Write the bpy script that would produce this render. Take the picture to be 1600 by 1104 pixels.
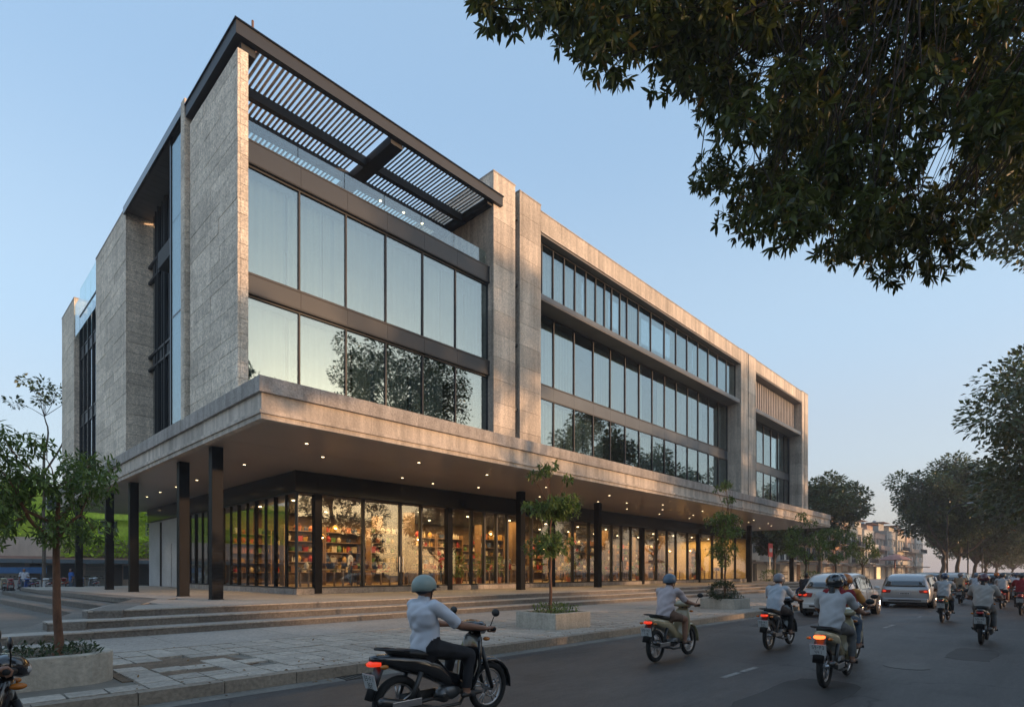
import bpy, math, random, hashlib
import numpy as np
from mathutils import Vector, Matrix, Euler
random.seed(7); rng = np.random.default_rng(7)
S = bpy.context.scene; COL = S.collection
for o in list(bpy.data.objects): bpy.data.objects.remove(o)
R = math.radians

# ---------------------------------------------------------------- camera, sky, sun, exposure
cd = bpy.data.cameras.new('camera'); cam = bpy.data.objects.new('camera', cd); COL.objects.link(cam); S.camera = cam
cd.sensor_width = 36; cd.lens = 36*895.3/1600; cd.shift_y = (893-552)/1600; cd.clip_end = 3000; cd.clip_start = .1
cam.location = (0, 0, 1.6); cam.rotation_euler = (R(90), 0, R(43.85-90))
SUN_AZ = math.atan2(-1.0, .50); SUN_EL = R(8.5)
W = bpy.data.worlds.new('World'); S.world = W; W.use_nodes = True
wn = W.node_tree.nodes; wl = W.node_tree.links
bg = wn['Background']; sky = wn.new('ShaderNodeTexSky'); sky.sky_type = 'NISHITA'; sky.sun_disc = False
sky.sun_elevation = SUN_EL; sky.sun_rotation = math.pi/2-SUN_AZ; sky.air_density = 1.0; sky.dust_density = 2.2; sky.ozone_density = 1.6
wl.new(sky.outputs[0], bg.inputs[0]); bg.inputs[1].default_value = .075
# dusk haze veil over the whole dome, the same all round: blue above, dusty mauve at the horizon
tc = wn.new('ShaderNodeTexCoord'); sx = wn.new('ShaderNodeSeparateXYZ'); wl.new(tc.outputs['Generated'], sx.inputs[0])
rp = wn.new('ShaderNodeValToRGB'); wl.new(sx.outputs[2], rp.inputs[0]); rp.color_ramp.interpolation = 'EASE'
stops = [(0, (.335, .30, .315)), (.09, (.345, .34, .37)), (.18, (.335, .38, .44)), (.37, (.31, .415, .525)), (.64, (.235, .355, .505)), (1, (.21, .315, .45))]
el = rp.color_ramp.elements; el[0].position = 0; el[1].position = 1
for p_, c_ in stops:
    e_ = el[0] if p_ == 0 else el[-1] if p_ == 1 else el.new(p_)
    e_.color = (*c_, 1)
bg2 = wn.new('ShaderNodeBackground'); wl.new(rp.outputs[0], bg2.inputs[0]); bg2.inputs[1].default_value = .90
ad = wn.new('ShaderNodeAddShader'); wl.new(bg.outputs[0], ad.inputs[0]); wl.new(bg2.outputs[0], ad.inputs[1]); wl.new(ad.outputs[0], wn['World Output'].inputs[0])
sd = bpy.data.lights.new('sun', 'SUN'); sun = bpy.data.objects.new('sun', sd); COL.objects.link(sun)
sd.energy = 2.7; sd.angle = R(1.6); sd.color = (1, .60, .33)
sdir = Vector((math.cos(SUN_AZ)*math.cos(SUN_EL), math.sin(SUN_AZ)*math.cos(SUN_EL), math.sin(SUN_EL)))
sun.rotation_euler = sdir.to_track_quat('Z', 'Y').to_euler(); sun.location = (0, -30, 40)
S.view_settings.view_transform = 'Standard'; S.view_settings.look = 'None'; S.view_settings.gamma = 1; S.view_settings.exposure = 0.53
S.view_settings.use_curve_mapping = False
S.cycles.max_bounces = 6; S.cycles.diffuse_bounces = 3; S.cycles.glossy_bounces = 4; S.cycles.transparent_max_bounces = 24
S.cycles.use_denoising = True; S.cycles.caustics_reflective = False; S.cycles.caustics_refractive = False; S.cycles.sample_clamp_indirect = 4

# ---------------------------------------------------------------- materials
MATS = {}
def M(name, col, rough=.6, metal=0, nz=((.8, .12), (9, .1)), bump=None, objrand=0, emis=None, coord='pos', spec=.5, stretch=None, coat=0):
    if name in MATS: return MATS[name]
    m = bpy.data.materials.new(name); m.use_nodes = True; MATS[name] = m
    N = m.node_tree.nodes; L = m.node_tree.links; b = N['Principled BSDF']
    b.inputs['Roughness'].default_value = rough; b.inputs['Metallic'].default_value = metal
    b.inputs['Specular IOR Level'].default_value = spec; b.inputs['Coat Weight'].default_value = coat
    if emis:
        b.inputs['Emission Color'].default_value = (*emis[0], 1); b.inputs['Emission Strength'].default_value = emis[1]
    if coord == 'pos': vec = N.new('ShaderNodeNewGeometry').outputs['Position']
    else: vec = N.new('ShaderNodeTexCoord').outputs['Object']
    if stretch:
        mp = N.new('ShaderNodeMapping'); mp.inputs['Scale'].default_value = stretch; L.new(vec, mp.inputs[0]); vec = mp.outputs[0]
    f = None
    def mul(a, bb):
        n = N.new('ShaderNodeMath'); n.operation = 'MULTIPLY'; L.new(a, n.inputs[0]); L.new(bb, n.inputs[1]); return n.outputs[0]
    for sc, am in nz or ():
        t = N.new('ShaderNodeTexNoise'); t.inputs['Scale'].default_value = sc; t.inputs['Detail'].default_value = 4; L.new(vec, t.inputs[0])
        r = N.new('ShaderNodeMapRange'); r.inputs[1].default_value = .3; r.inputs[2].default_value = .7
        r.inputs[3].default_value = 1-am; r.inputs[4].default_value = 1+am; L.new(t.outputs[0], r.inputs[0])
        f = r.outputs[0] if f is None else mul(f, r.outputs[0])
    if objrand:
        oi = N.new('ShaderNodeObjectInfo'); r = N.new('ShaderNodeMapRange'); r.inputs[3].default_value = 1-objrand; r.inputs[4].default_value = 1+objrand
        L.new(oi.outputs['Random'], r.inputs[0]); f = r.outputs[0] if f is None else mul(f, r.outputs[0])
    if f is not None:
        v = N.new('ShaderNodeVectorMath'); v.operation = 'SCALE'; v.inputs[0].default_value = col; L.new(f, v.inputs['Scale'])
        L.new(v.outputs[0], b.inputs['Base Color'])
    else: b.inputs['Base Color'].default_value = (*col, 1)
    if bump:
        t = N.new('ShaderNodeTexNoise'); t.inputs['Scale'].default_value = bump[0]; t.inputs['Detail'].default_value = 6; L.new(vec, t.inputs[0])
        bp = N.new('ShaderNodeBump'); bp.inputs['Strength'].default_value = bump[1]; bp.inputs['Distance'].default_value = bump[2] if len(bump) > 2 else .01
        L.new(t.outputs[0], bp.inputs['Height']); L.new(bp.outputs[0], b.inputs['Normal'])
    return m

def glass(name, tint, base, wav=0.0, gcol=(.9, .95, 1), rough=.0):
    m = bpy.data.materials.new(name); m.use_nodes = True; N = m.node_tree.nodes; L = m.node_tree.links
    N.remove(N['Principled BSDF']); out = N['Material Output']
    tr = N.new('ShaderNodeBsdfTransparent'); tr.inputs[0].default_value = (*tint, 1)
    gl = N.new('ShaderNodeBsdfGlossy'); gl.inputs[0].default_value = (*gcol, 1); gl.inputs['Roughness'].default_value = rough
    fr = N.new('ShaderNodeFresnel'); ge = N.new('ShaderNodeNewGeometry'); io = N.new('ShaderNodeMapRange'); io.inputs[3].default_value = 1.5; io.inputs[4].default_value = 1/1.5
    L.new(ge.outputs['Backfacing'], io.inputs[0]); L.new(io.outputs[0], fr.inputs[0])
    mr = N.new('ShaderNodeMapRange'); mr.inputs[1].default_value = .04; mr.inputs[3].default_value = base; mr.inputs[4].default_value = 1
    mx = N.new('ShaderNodeMixShader'); L.new(fr.outputs[0], mr.inputs[0]); L.new(mr.outputs[0], mx.inputs[0]); L.new(tr.outputs[0], mx.inputs[1]); L.new(gl.outputs[0], mx.inputs[2])
    L.new(mx.outputs[0], out.inputs[0])
    if wav:
        g = N.new('ShaderNodeNewGeometry'); t = N.new('ShaderNodeTexNoise'); t.inputs['Scale'].default_value = 1.1; t.inputs['Detail'].default_value = 1
        L.new(g.outputs['Position'], t.inputs[0]); bp = N.new('ShaderNodeBump'); bp.inputs['Strength'].default_value = wav; bp.inputs['Distance'].default_value = .02
        L.new(t.outputs[0], bp.inputs['Height']); L.new(bp.outputs[0], gl.inputs['Normal']); 
    MATS[name] = m; return m

def leafmat(name, col, var=.45, trans=.3, dry=0):
    m = bpy.data.materials.new(name); m.use_nodes = True; N = m.node_tree.nodes; L = m.node_tree.links
    b = N['Principled BSDF']; out = N['Material Output']; b.inputs['Roughness'].default_value = .42
    at = N.new('ShaderNodeAttribute'); at.attribute_name = 'tone'
    cr = N.new('ShaderNodeValToRGB'); e = cr.color_ramp.elements
    e[0].position = 0; e[0].color = (col[0]*(1-var), col[1]*(1-var), col[2]*(1-var), 1)
    e[1].position = .93; e[1].color = (col[0]*(1+var*1.2), col[1]*(1+var), col[2]*(1+var*.6), 1)
    if dry:
        k = cr.color_ramp.elements.new(1.0); k.color = (.26, .13, .03, 1); e[1].position = 1-dry
    L.new(at.outputs['Fac'], cr.inputs[0]); L.new(cr.outputs[0], b.inputs['Base Color'])
    tl = N.new('ShaderNodeBsdfTranslucent'); L.new(cr.outputs[0], tl.inputs[0])
    mx = N.new('ShaderNodeMixShader'); mx.inputs[0].default_value = trans; L.new(b.outputs[0], mx.inputs[1]); L.new(tl.outputs[0], mx.inputs[2]); L.new(mx.outputs[0], out.inputs[0])
    MATS[name] = m; return m

def stonemat(name, col, speck=.25, band=.0, objrand=.1, streak=.14):
    """granite: crystals of two sizes, soft clouding, rain streaks running down"""
    m = bpy.data.materials.new(name); m.use_nodes = True; N = m.node_tree.nodes; L = m.node_tree.links; b = N['Principled BSDF']
    b.inputs['Roughness'].default_value = .78
    g = N.new('ShaderNodeNewGeometry').outputs['Position']; f = None
    def mul(a, bb):
        n = N.new('ShaderNodeMath'); n.operation = 'MULTIPLY'; L.new(a, n.inputs[0]); L.new(bb, n.inputs[1]); return n.outputs[0]
    for sc, am, st, dt in ((20, speck*1.15, (1, 1, 1), 2), (7, speck*.6, (1, 1, 1), 5), (.55, .12, (1, 1, 1.5), 3), (1.6, streak, (2.4, 2.4, .16), 4), (4, band, (.3, .3, 6), 3)):
        if not am: continue
        mp = N.new('ShaderNodeMapping'); mp.inputs['Scale'].default_value = st; L.new(g, mp.inputs[0])
        t = N.new('ShaderNodeTexNoise'); t.inputs['Scale'].default_value = sc; t.inputs['Detail'].default_value = dt; L.new(mp.outputs[0], t.inputs[0])
        r = N.new('ShaderNodeMapRange'); r.inputs[1].default_value = .32; r.inputs[2].default_value = .68; r.inputs[3].default_value = 1-am; r.inputs[4].default_value = 1+am
        L.new(t.outputs[0], r.inputs[0]); f = r.outputs[0] if f is None else mul(f, r.outputs[0])
    oi = N.new('ShaderNodeObjectInfo'); r = N.new('ShaderNodeMapRange'); r.inputs[3].default_value = 1-objrand; r.inputs[4].default_value = 1+objrand
    L.new(oi.outputs['Random'], r.inputs[0]); f = mul(f, r.outputs[0])
    v = N.new('ShaderNodeVectorMath'); v.operation = 'SCALE'; v.inputs[0].default_value = col; L.new(f, v.inputs['Scale']); L.new(v.outputs[0], b.inputs['Base Color'])
    t = N.new('ShaderNodeTexNoise'); t.inputs['Scale'].default_value = 14; t.inputs['Detail'].default_value = 8; L.new(g, t.inputs[0])
    bp = N.new('ShaderNodeBump'); bp.inputs['Strength'].default_value = .7; bp.inputs['Distance'].default_value = .02; L.new(t.outputs[0], bp.inputs['Height']); L.new(bp.outputs[0], b.inputs['Normal'])
    MATS[name] = m; return m

ROUGH = stonemat('rough granite', (.68, .585, .475), .27, .09, .12, .12)
STONE = stonemat('dressed granite', (.54, .46, .375), .20, 0, .16, .24)
BAND = stonemat('canopy granite', (.36, .325, .295), .18, 0, .10, .20)
PLASTER = stonemat('fascia stone', (.50, .435, .37), .08, 0, .07, .26)
STEP = stonemat('step granite', (.155, .137, .118), .22, 0, .18, .06)
PLAZA = stonemat('plaza granite', (.41, .365, .315), .15, 0, .07, .0)
PAVER = stonemat('paver stone', (.43, .38, .32), .16, 0, .14, .0)
KERB = stonemat('kerb concrete', (.28, .235, .185), .16, 0, .09, .0)
PLANT = stonemat('planter concrete', (.43, .39, .325), .10, 0, .04, .12)
JOINT = M('dark joint', (.09, .085, .08), .9)
ASPH = M('asphalt', (.067, .061, .056), .58, nz=((.7, .30), (3.5, .16), (16, .2), (90, .4)), bump=(120, .8, .008), stretch=(.28, 1, 1))
PAINT = M('worn road paint', (.26, .25, .23), .7, nz=((3, .3), (40, .5)))
GUT = M('gutter concrete', (.20, .185, .16), .8, nz=((1.2, .25), (14, .2)))
DIRT = M('dry soil', (.17, .12, .08), .95, nz=((3, .3), (30, .3)), bump=(30, .8, .02))
METAL = M('charcoal metal', (.012, .014, .017), .5, .0, nz=((1.5, .12),))
MULL = M('mullion metal', (.020, .020, .022), .5, .1, nz=())
SPAN = M('spandrel metal', (.016, .020, .025), .45, .0, nz=((.9, .12),))
SPANL = M('grey spandrel', (.075, .088, .100), .4, .1, nz=((1, .12),))
BLACK = M('black lacquered metal', (.010, .010, .011), .16, .2, nz=(), spec=.55)
COLM = M('column black steel', (.014, .014, .015), .55, .0, nz=((1, .2),), spec=.08)
SOFF = M('soffit panel', (.36, .30, .255), .30, .0, nz=((.35, .10),), spec=.5)
SOFD = M('dark soffit', (.15, .14, .13), .5, 0, nz=((1, .15),))
WOODS = M('weathered timber slat', (.70, .64, .57), .7, 0, nz=((6, .25), (30, .2)), objrand=.3)
INTC = M('interior ceiling', (.07, .055, .04), .7, nz=((1, .2),))
INTF = M('interior floor', (.26, .19, .12), .35, nz=((1, .2), (8, .1)))
INTW = M('interior wall', (.17, .105, .05), .7, nz=((.5, .3),))
CURT = M('white curtain', (.62, .66, .66), .9, nz=((3, .10),), stretch=(4, 4, .1))
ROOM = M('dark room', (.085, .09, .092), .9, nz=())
GLU = glass('reflective window glass', (.66, .74, .74), .36, .10, (.62, .71, .73))
GLS = glass('shop glass', (.93, .95, .94), .06, .10, (1, 1, 1))
GLB = glass('balustrade glass', (.80, .90, .88), .16)
GLC = glass('car glass', (.10, .11, .12), .12)
# hairline cracks and darker oil line in the asphalt
_n = ASPH.node_tree.nodes; _l = ASPH.node_tree.links; _b = _n['Principled BSDF']; _src = _b.inputs['Base Color'].links[0].from_socket
_g = _n.new('ShaderNodeNewGeometry'); _w = _n.new('ShaderNodeTexNoise'); _w.inputs['Scale'].default_value = .9; _l.new(_g.outputs['Position'], _w.inputs[0])
_mx = _n.new('ShaderNodeVectorMath'); _mx.operation = 'MULTIPLY_ADD'; _mx.inputs[1].default_value = (1.6, 1.6, 0); _l.new(_w.outputs['Color'], _mx.inputs[0]); _l.new(_g.outputs['Position'], _mx.inputs[2])
_v = _n.new('ShaderNodeTexVoronoi'); _v.feature = 'DISTANCE_TO_EDGE'; _v.inputs['Scale'].default_value = .22; _l.new(_mx.outputs[0], _v.inputs[0])
_r = _n.new('ShaderNodeMapRange'); _r.inputs[1].default_value = .0; _r.inputs[2].default_value = .006; _r.inputs[3].default_value = .3; _r.inputs[4].default_value = 1; _l.new(_v.outputs['Distance'], _r.inputs[0])
_o = _n.new('ShaderNodeTexNoise'); _o.inputs['Scale'].default_value = .55; _o.inputs['Detail'].default_value = 3; _l.new(_g.outputs['Position'], _o.inputs[0])
_q = _n.new('ShaderNodeMapRange'); _q.inputs[1].default_value = .60; _q.inputs[2].default_value = .72; _q.inputs[3].default_value = 1; _q.inputs[4].default_value = .62; _l.new(_o.outputs[0], _q.inputs[0])
_m = _n.new('ShaderNodeMath'); _m.operation = 'MULTIPLY'; _l.new(_r.outputs[0], _m.inputs[0]); _l.new(_q.outputs[0], _m.inputs[1])
_s = _n.new('ShaderNodeVectorMath'); _s.operation = 'SCALE'; _l.new(_src, _s.inputs[0]); _l.new(_m.outputs[0], _s.inputs['Scale']); _l.new(_s.outputs[0], _b.inputs['Base Color'])
RUB = M('tyre rubber', (.012, .012, .012), .8, nz=())
CHR = M('bright alloy', (.45, .45, .46), .28, .9, nz=())
DKP = M('black plastic', (.014, .014, .015), .38, nz=())
SEATM = M('black vinyl', (.012, .012, .012), .5, nz=())
TAIL = M('red tail lamp', (.35, .01, .008), .2, nz=(), spec=.8)
TAILON = M('lit tail lamp', (.5, .02, .01), .3, nz=(), emis=((1, .06, .02), .5))
AMB = M('amber lens', (.5, .16, .02), .2, nz=())
PLATE = M('white number plate', (.45, .46, .46), .4, nz=())
INK = M('plate ink', (.02, .02, .02), .6, nz=())
SKIN = M('skin', (.27, .135, .085), .55, nz=())
HAIR = M('black hair', (.010, .008, .007), .5, nz=())
SHOE = M('brown sandals', (.10, .05, .03), .6, nz=())
DSHOE = M('dark shoes', (.03, .025, .022), .6, nz=())
BARK = M('grey bark', (.13, .10, .075), .9, nz=((6, .3), (30, .3)), bump=(25, 1, .02), stretch=(1, 1, .3))
BARKR = M('reddish bark', (.17, .085, .05), .85, nz=((6, .3), (30, .3)), bump=(25, 1, .01), stretch=(1, 1, .3))
LEAF_BIG = leafmat('broad leaf green', (.078, .100, .026), .6, .40, dry=.05)
LEAF_ST = leafmat('street tree leaf', (.080, .108, .036), .45, .25, dry=.02)
LEAF_YG = leafmat('young tree leaf', (.12, .185, .045), .45, .35)
LEAF_LIME = leafmat('lime creeper leaf', (.62, .78, .06), .3, .35)
LEAF_SH = leafmat('shrub leaf', (.035, .060, .020), .4, .2)
WARM = M('warm lamp', (1, .8, .5), .5, nz=(), emis=((1, .58, .22), 20))
SPOTM = M('downlight lens', (1, .9, .7), .5, nz=(), emis=((1, .74, .42), 6))
BULB = M('pendant bulb', (1, .8, .5), .5, nz=(), emis=((1, .55, .2), 22))

# ---------------------------------------------------------------- geometry helpers
ORG = {}
def org(p): return ORG.get(p.name, Vector((0, 0, 0))) if p else Vector((0, 0, 0))
def link(o, parent=None):
    COL.objects.link(o)
    if parent: o.parent = parent; ORG[o.name] = org(parent)
    return o
def tag(o, label=None, cat=None, group=None, kind=None):
    if label: o['label'] = label
    if cat: o['category'] = cat
    if group: o['group'] = group
    if kind: o['kind'] = kind
    return o
def thing(name, loc, label, cat, group=None, rz=0, world=False):
    """Empty at the base; with world=True its parts are given in world coordinates"""
    o = bpy.data.objects.new(name, None); COL.objects.link(o); o.location = loc; o.rotation_euler = (0, 0, rz); o.empty_display_size = .3
    if world: ORG[o.name] = Vector(loc)
    return tag(o, label, cat, group)
UC = {}
def ucube(mat):
    if mat.name not in UC:
        me = bpy.data.meshes.new('block_' + mat.name)
        v = [(x, y, z) for x in (-.5, .5) for y in (-.5, .5) for z in (-.5, .5)]
        me.from_pydata(v, [], [(0, 1, 3, 2), (4, 6, 7, 5), (0, 4, 5, 1), (2, 3, 7, 6), (0, 2, 6, 4), (1, 5, 7, 3)]); me.materials.append(mat); UC[mat.name] = me
    return UC[mat.name]
def box(name, parent, x0, x1, y0, y1, z0, z1, mat, rot=None):
    o = bpy.data.objects.new(name, ucube(mat)); link(o, parent)
    o.location = Vector(((x0+x1)/2, (y0+y1)/2, (z0+z1)/2))-org(parent); o.scale = (abs(x1-x0), abs(y1-y0), abs(z1-z0))
    if rot: o.rotation_euler = rot
    return o
class MB:
    def __init__(s): s.v = []; s.f = []; s.m = []
    def add(s, v, f, mi=0):
        n = len(s.v); s.v += [tuple(p) for p in v]; s.f += [tuple(n+i for i in q) for q in f]; s.m += [mi]*len(f)
    def box(s, x0, x1, y0, y1, z0, z1, mi=0, T=None):
        v = [Vector((x, y, z)) for x in (x0, x1) for y in (y0, y1) for z in (z0, z1)]
        if T: v = [T @ p for p in v]
        s.add(v, [(0, 1, 3, 2), (4, 6, 7, 5), (0, 4, 5, 1), (2, 3, 7, 6), (0, 2, 6, 4), (1, 5, 7, 3)], mi); return s
    def rings(s, rs, mi=0, cap=True):
        n = len(rs[0]); b = len(s.v)
        for r in rs: s.v += [tuple(p) for p in r]
        for i in range(len(rs)-1):
            for j in range(n):
                s.f.append((b+i*n+j, b+i*n+(j+1) % n, b+(i+1)*n+(j+1) % n, b+(i+1)*n+j)); s.m.append(mi)
        if cap:
            s.f.append(tuple(b+j for j in reversed(range(n)))); s.m.append(mi)
            s.f.append(tuple(b+(len(rs)-1)*n+j for j in range(n))); s.m.append(mi)
        return s
    def tube(s, pts, rad, seg=8, mi=0, cap=True, flat=None, rnd=False):
        """round tube along pts; rad float or list; flat=(sx,sy) squashes the section"""
        P = [Vector(p) for p in pts]; n = len(P)
        rad = list(rad) if hasattr(rad, '__len__') else [rad]*n
        if rnd:
            a = (P[0]-P[1]).normalized(); b = (P[-1]-P[-2]).normalized(); r0, r1 = rad[0], rad[-1]
            P = [P[0]+a*r0*.95, P[0]+a*r0*.6]+P+[P[-1]+b*r1*.6, P[-1]+b*r1*.95]; rad = [r0*.3, r0*.8]+rad+[r1*.8, r1*.3]; n = len(P)
        rs = []; up = None
        for i in range(n):
            d = (P[min(i+1, n-1)]-P[max(i-1, 0)]).normalized()
            if up is None: up = Vector((0, 0, 1)) if abs(d.z) < .9 else Vector((1, 0, 0))
            x = up.cross(d); x = x.normalized() if x.length > 1e-4 else Vector((0, 1, 0)); y = d.cross(x); up = y
            sx, sy = flat if flat else (1, 1)
            rs.append([P[i]+x*math.cos(2*math.pi*k/seg)*rad[i]*sx+y*math.sin(2*math.pi*k/seg)*rad[i]*sy for k in range(seg)])
        return s.rings(rs, mi, cap)
    def ell(s, c, r, mi=0, nu=12, nv=8, T=None):
        rs = []
        for i in range(nv+1):
            a = math.pi*(i/nv*.98+.01); 
            ring = [Vector((c[0]+r[0]*math.sin(a)*math.cos(2*math.pi*k/nu), c[1]+r[1]*math.sin(a)*math.sin(2*math.pi*k/nu), c[2]-r[2]*math.cos(a))) for k in range(nu)]
            rs.append([T @ p for p in ring] if T else ring)
        return s.rings(rs, mi)
    def prism(s, poly, z0, z1, mi=0):
        n = len(poly); s.add([(x, y, z0) for x, y in poly]+[(x, y, z1) for x, y in poly], [tuple(reversed(range(n))), tuple(range(n, 2*n))]+[(i, (i+1) % n, n+(i+1) % n, n+i) for i in range(n)], mi); return s
    def obj(s, name, mats, parent=None, smooth=False, bevel=0, sub=0):
        me = bpy.data.meshes.new(name); og = org(parent)
        me.from_pydata([(p[0]-og[0], p[1]-og[1], p[2]-og[2]) for p in s.v], [], s.f)
        for m in (mats if isinstance(mats, (list, tuple)) else [mats]): me.materials.append(m)
        me.polygons.foreach_set('material_index', s.m)
        if smooth: me.polygons.foreach_set('use_smooth', [True]*len(s.f))
        me.update(); o = bpy.data.objects.new(name, me); link(o, parent)
        if bevel:
            b = o.modifiers.new('b', 'BEVEL'); b.width = bevel; b.segments = 2; b.limit_method = 'ANGLE'
        if sub:
            b = o.modifiers.new('s', 'SUBSURF'); b.levels = b.render_levels = sub
        return o
def copy_tree(root, loc, rz=0, label=None, swap=None, scale=None):
    def cp(o, par):
        c = o.copy(); COL.objects.link(c); c.parent = par
        if swap and c.type == 'MESH' and c.name.split('.')[0] in swap:
            mm = swap[c.name.split('.')[0]]; key = (o.data.name, mm.name)
            if key not in SW: d = o.data.copy(); d.materials[0] = mm; SW[key] = d
            c.data = SW[key]
        for ch in o.children: cp(ch, c)
        return c
    r = cp(root, None); r.location = loc; r.rotation_euler = (0, 0, rz)
    if label: r['label'] = label
    if scale: r.scale = (scale,)*3
    return r
SW = {}
ORD = ('first', 'second', 'third', 'fourth', 'fifth', 'sixth', 'seventh', 'eighth', 'ninth', 'tenth', 'eleventh', 'twelfth', 'thirteenth', 'fourteenth', 'fifteenth', 'sixteenth', 'seventeenth', 'eighteenth', 'nineteenth', 'twentieth', 'twenty-first', 'twenty-second', 'twenty-third', 'twenty-fourth')
SHOPW = 380
# ================================================================ GROUND
g = MB(); g.box(-400, 900, -400, 900, -.6, -.012); ground = tag(g.obj('ground', M('far ground', (.16, .15, .13), .95, nz=((.3, .2),))), kind='structure')
KY = 7.95      # kerb face; carriageway runs along x
g = MB(); g.add([(-60, -.95, 0), (420, -.95, 0), (420, KY-.32, 0), (-60, KY-.32, 0)], [(0, 1, 2, 3)]); road = tag(g.obj('road', ASPH), kind='structure')
g = MB(); g.add([(-60, -12.5, 0), (420, -12.5, 0), (420, -3.5, 0), (-60, -3.5, 0)], [(0, 1, 2, 3)]); tag(g.obj('road', ASPH), kind='structure')
g = MB(); g.add([(-60, KY-.32, .002), (420, KY-.32, .002), (420, KY, .002), (-60, KY, .002)], [(0, 1, 2, 3)]); tag(g.obj('gutter', GUT), kind='structure')
for k in range(16):
    x = 3.1+5.35*k; r_ = random.random()
    for j in range(2):
        a = x+j*.72+random.uniform(0, .06)
        if random.random() < .15: continue
        g = MB(); y = 3.72-.012*k; g.add([(a, y-.05, .005), (a+.62, y-.05, .005), (a+.62, y+.045, .005), (a, y+.045, .005)], [(0, 1, 2, 3)]); g.obj('lane_dash', PAINT, road)
for sx, sy, w, l in ((6.2, 2.0, .9, 3.2), (17, 5.6, 1.2, 4.0), (13.2, .9, .7, 2.1)):
    g = MB(); pq = [(sx+l*.5+l*.5*math.copysign(abs(math.cos(a))**.45, math.cos(a))+random.uniform(-.05, .05), sy+w*.5+w*.5*math.copysign(abs(math.sin(a))**.45, math.sin(a))+random.uniform(-.04, .04)) for a in [2*math.pi*k_/28 for k_ in range(28)]]; g.prism(pq, 0, .003); g.obj('asphalt_patch', M('patched asphalt', (.050, .047, .044), .75, nz=((3, .15), (70, .3))), road)
t = MB(); t.tube([(11.6, 1.9, 0), (11.6, 1.9, .006)], .33, 24); mh = t.obj('manhole_cover', M('cast iron', (.05, .045, .04), .5, .6, nz=((9, .2),)), road)
# median on the camera's other side
md = MB(); md.box(-60, 420, -3.45, -1.12, -.1, .16); median = tag(md.obj('median', M('median soil', (.12, .10, .06), .95, nz=((1.5, .4), (12, .3)))), kind='structure')
def kerb_run(yc, x0, x1, parent, n1):
    x = x0; i = 0
    while x < x1:
        L_ = .98 if i < n1 else 6
        box('kerb_stone', parent, x+.006, x+L_-.006, yc, yc+.18, -.05, .162+random.uniform(-.004, .004), KERB); x += L_; i += 1
kb = thing('kerb', (0, KY, 0), None, None, world=True); tag(kb, kind='structure'); kerb_run(KY, -6, 130, kb, 52)
kb = thing('kerb', (0, -1.1, 0), None, None, world=True); tag(kb, kind='structure'); kerb_run(-1.14, -4, 130, kb, 6)
for k, x in enumerate((4.4, 14.6, 27.0)):      # street drains against the kerb
    dr = MB(); dr.box(x, x+.62, KY-.33, KY-.31, 0, .008); dr.box(x, x+.62, KY-.02, KY-.004, 0, .008); D_ = dr.obj('storm_drain', M('cast iron', (.05, .045, .04)), road)
    for i in range(8): box('drain_bar', D_, x+.02+.077*i, x+.052+.077*i, KY-.31, KY-.02, .001, .010, MATS['cast iron'])
# sidewalk
sw = MB(); sw.box(-40, 400, KY+.17, 14.92, -.3, .13); sidewalk = tag(sw.obj('sidewalk', M('sidewalk bed', (.20, .18, .15), .95, nz=((2, .3),))), kind='structure')
PV = []
for s_ in range(3):       # paver shapes: chipped slabs of slightly different outline
    m_ = MB(); q = random.Random(s_); e = .012
    P_ = [(-.2+e+q.uniform(0, .008), -.2+e), (0, -.2+e), (.2-e, -.2+e+q.uniform(0, .01)), (.2-e, 0), (.2-e-q.uniform(0, .008), .2-e), (-.2+e, .2-e)]
    m_.prism(P_, 0, .035); me_o = m_.obj('paver', PAVER); PV.append(me_o.data); bpy.data.objects.remove(me_o)
bulk = MB(); n_p = 0; cells = []
for i in range(int((36+4)/.4)):
    for j in range(10):
        x = -4+.4*i+.2; y = KY+.2+.4*j+.2
        if y > 12.1: continue
        cells.append((x, y))
holes = lambda x, y: (abs(x-1.0) < 1.15 and 8.7 < y < 10.2) or (abs((x-11.75)) < .7 and 9.1 < y < 10.4) or (abs(x-22.3) < .8 and 9.1 < y < 10.4)
dirty = lambda x, y: 1.9 < x < 3.9 and 8.9 < y < 10.9 and (math.sin(x*5)+math.cos(y*4.3) > -.2)
cells = [c for c in cells if not holes(*c) and not dirty(*c)]
cells.sort(key=lambda c: (c[0]-3)**2*.35+(c[1]-8)**2)
cells = [c for c in cells if c[0] > .2]+[c for c in cells if c[0] <= .2]
for k, (x, y) in enumerate(cells):
    z = .128+random.uniform(-.006, .005)
    if k < 295:
        o = bpy.data.objects.new('paver', random.choice(PV)); link(o, sidewalk); o.location = (x, y, z); o.rotation_euler = (random.uniform(-.012, .012), random.uniform(-.012, .012), random.choice((0, 1, 2, 3))*math.pi/2+random.uniform(-.02, .02))
    else:
        bulk.box(x-.19, x+.19, y-.19, y+.19, .1, z+.035)
tag(bulk.obj('paving', PAVER, sidewalk), kind='stuff')
dp = MB(); dp.prism([(1.9, 9.0), (2.9, 8.8), (3.9, 9.4), (3.7, 10.6), (2.6, 11.0), (1.9, 10.8)], .10, .145); dp.obj('soil_patch', DIRT, sidewalk)
# smooth concrete strip between pavers and steps, cast in bays
x = -6; i = 0
while x < 60: box('concrete_bay', sidewalk, x+.008, x+2.392, 12.17, 14.90, .0, .165, PLAZA); x += 2.4
box('concrete_bay', sidewalk, 60, 400, 8.2, 24, .0, .15, PLAZA)
box('concrete_bay', sidewalk, 36, 60, 8.2, 12.15, .0, .15, PAVER)
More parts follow.
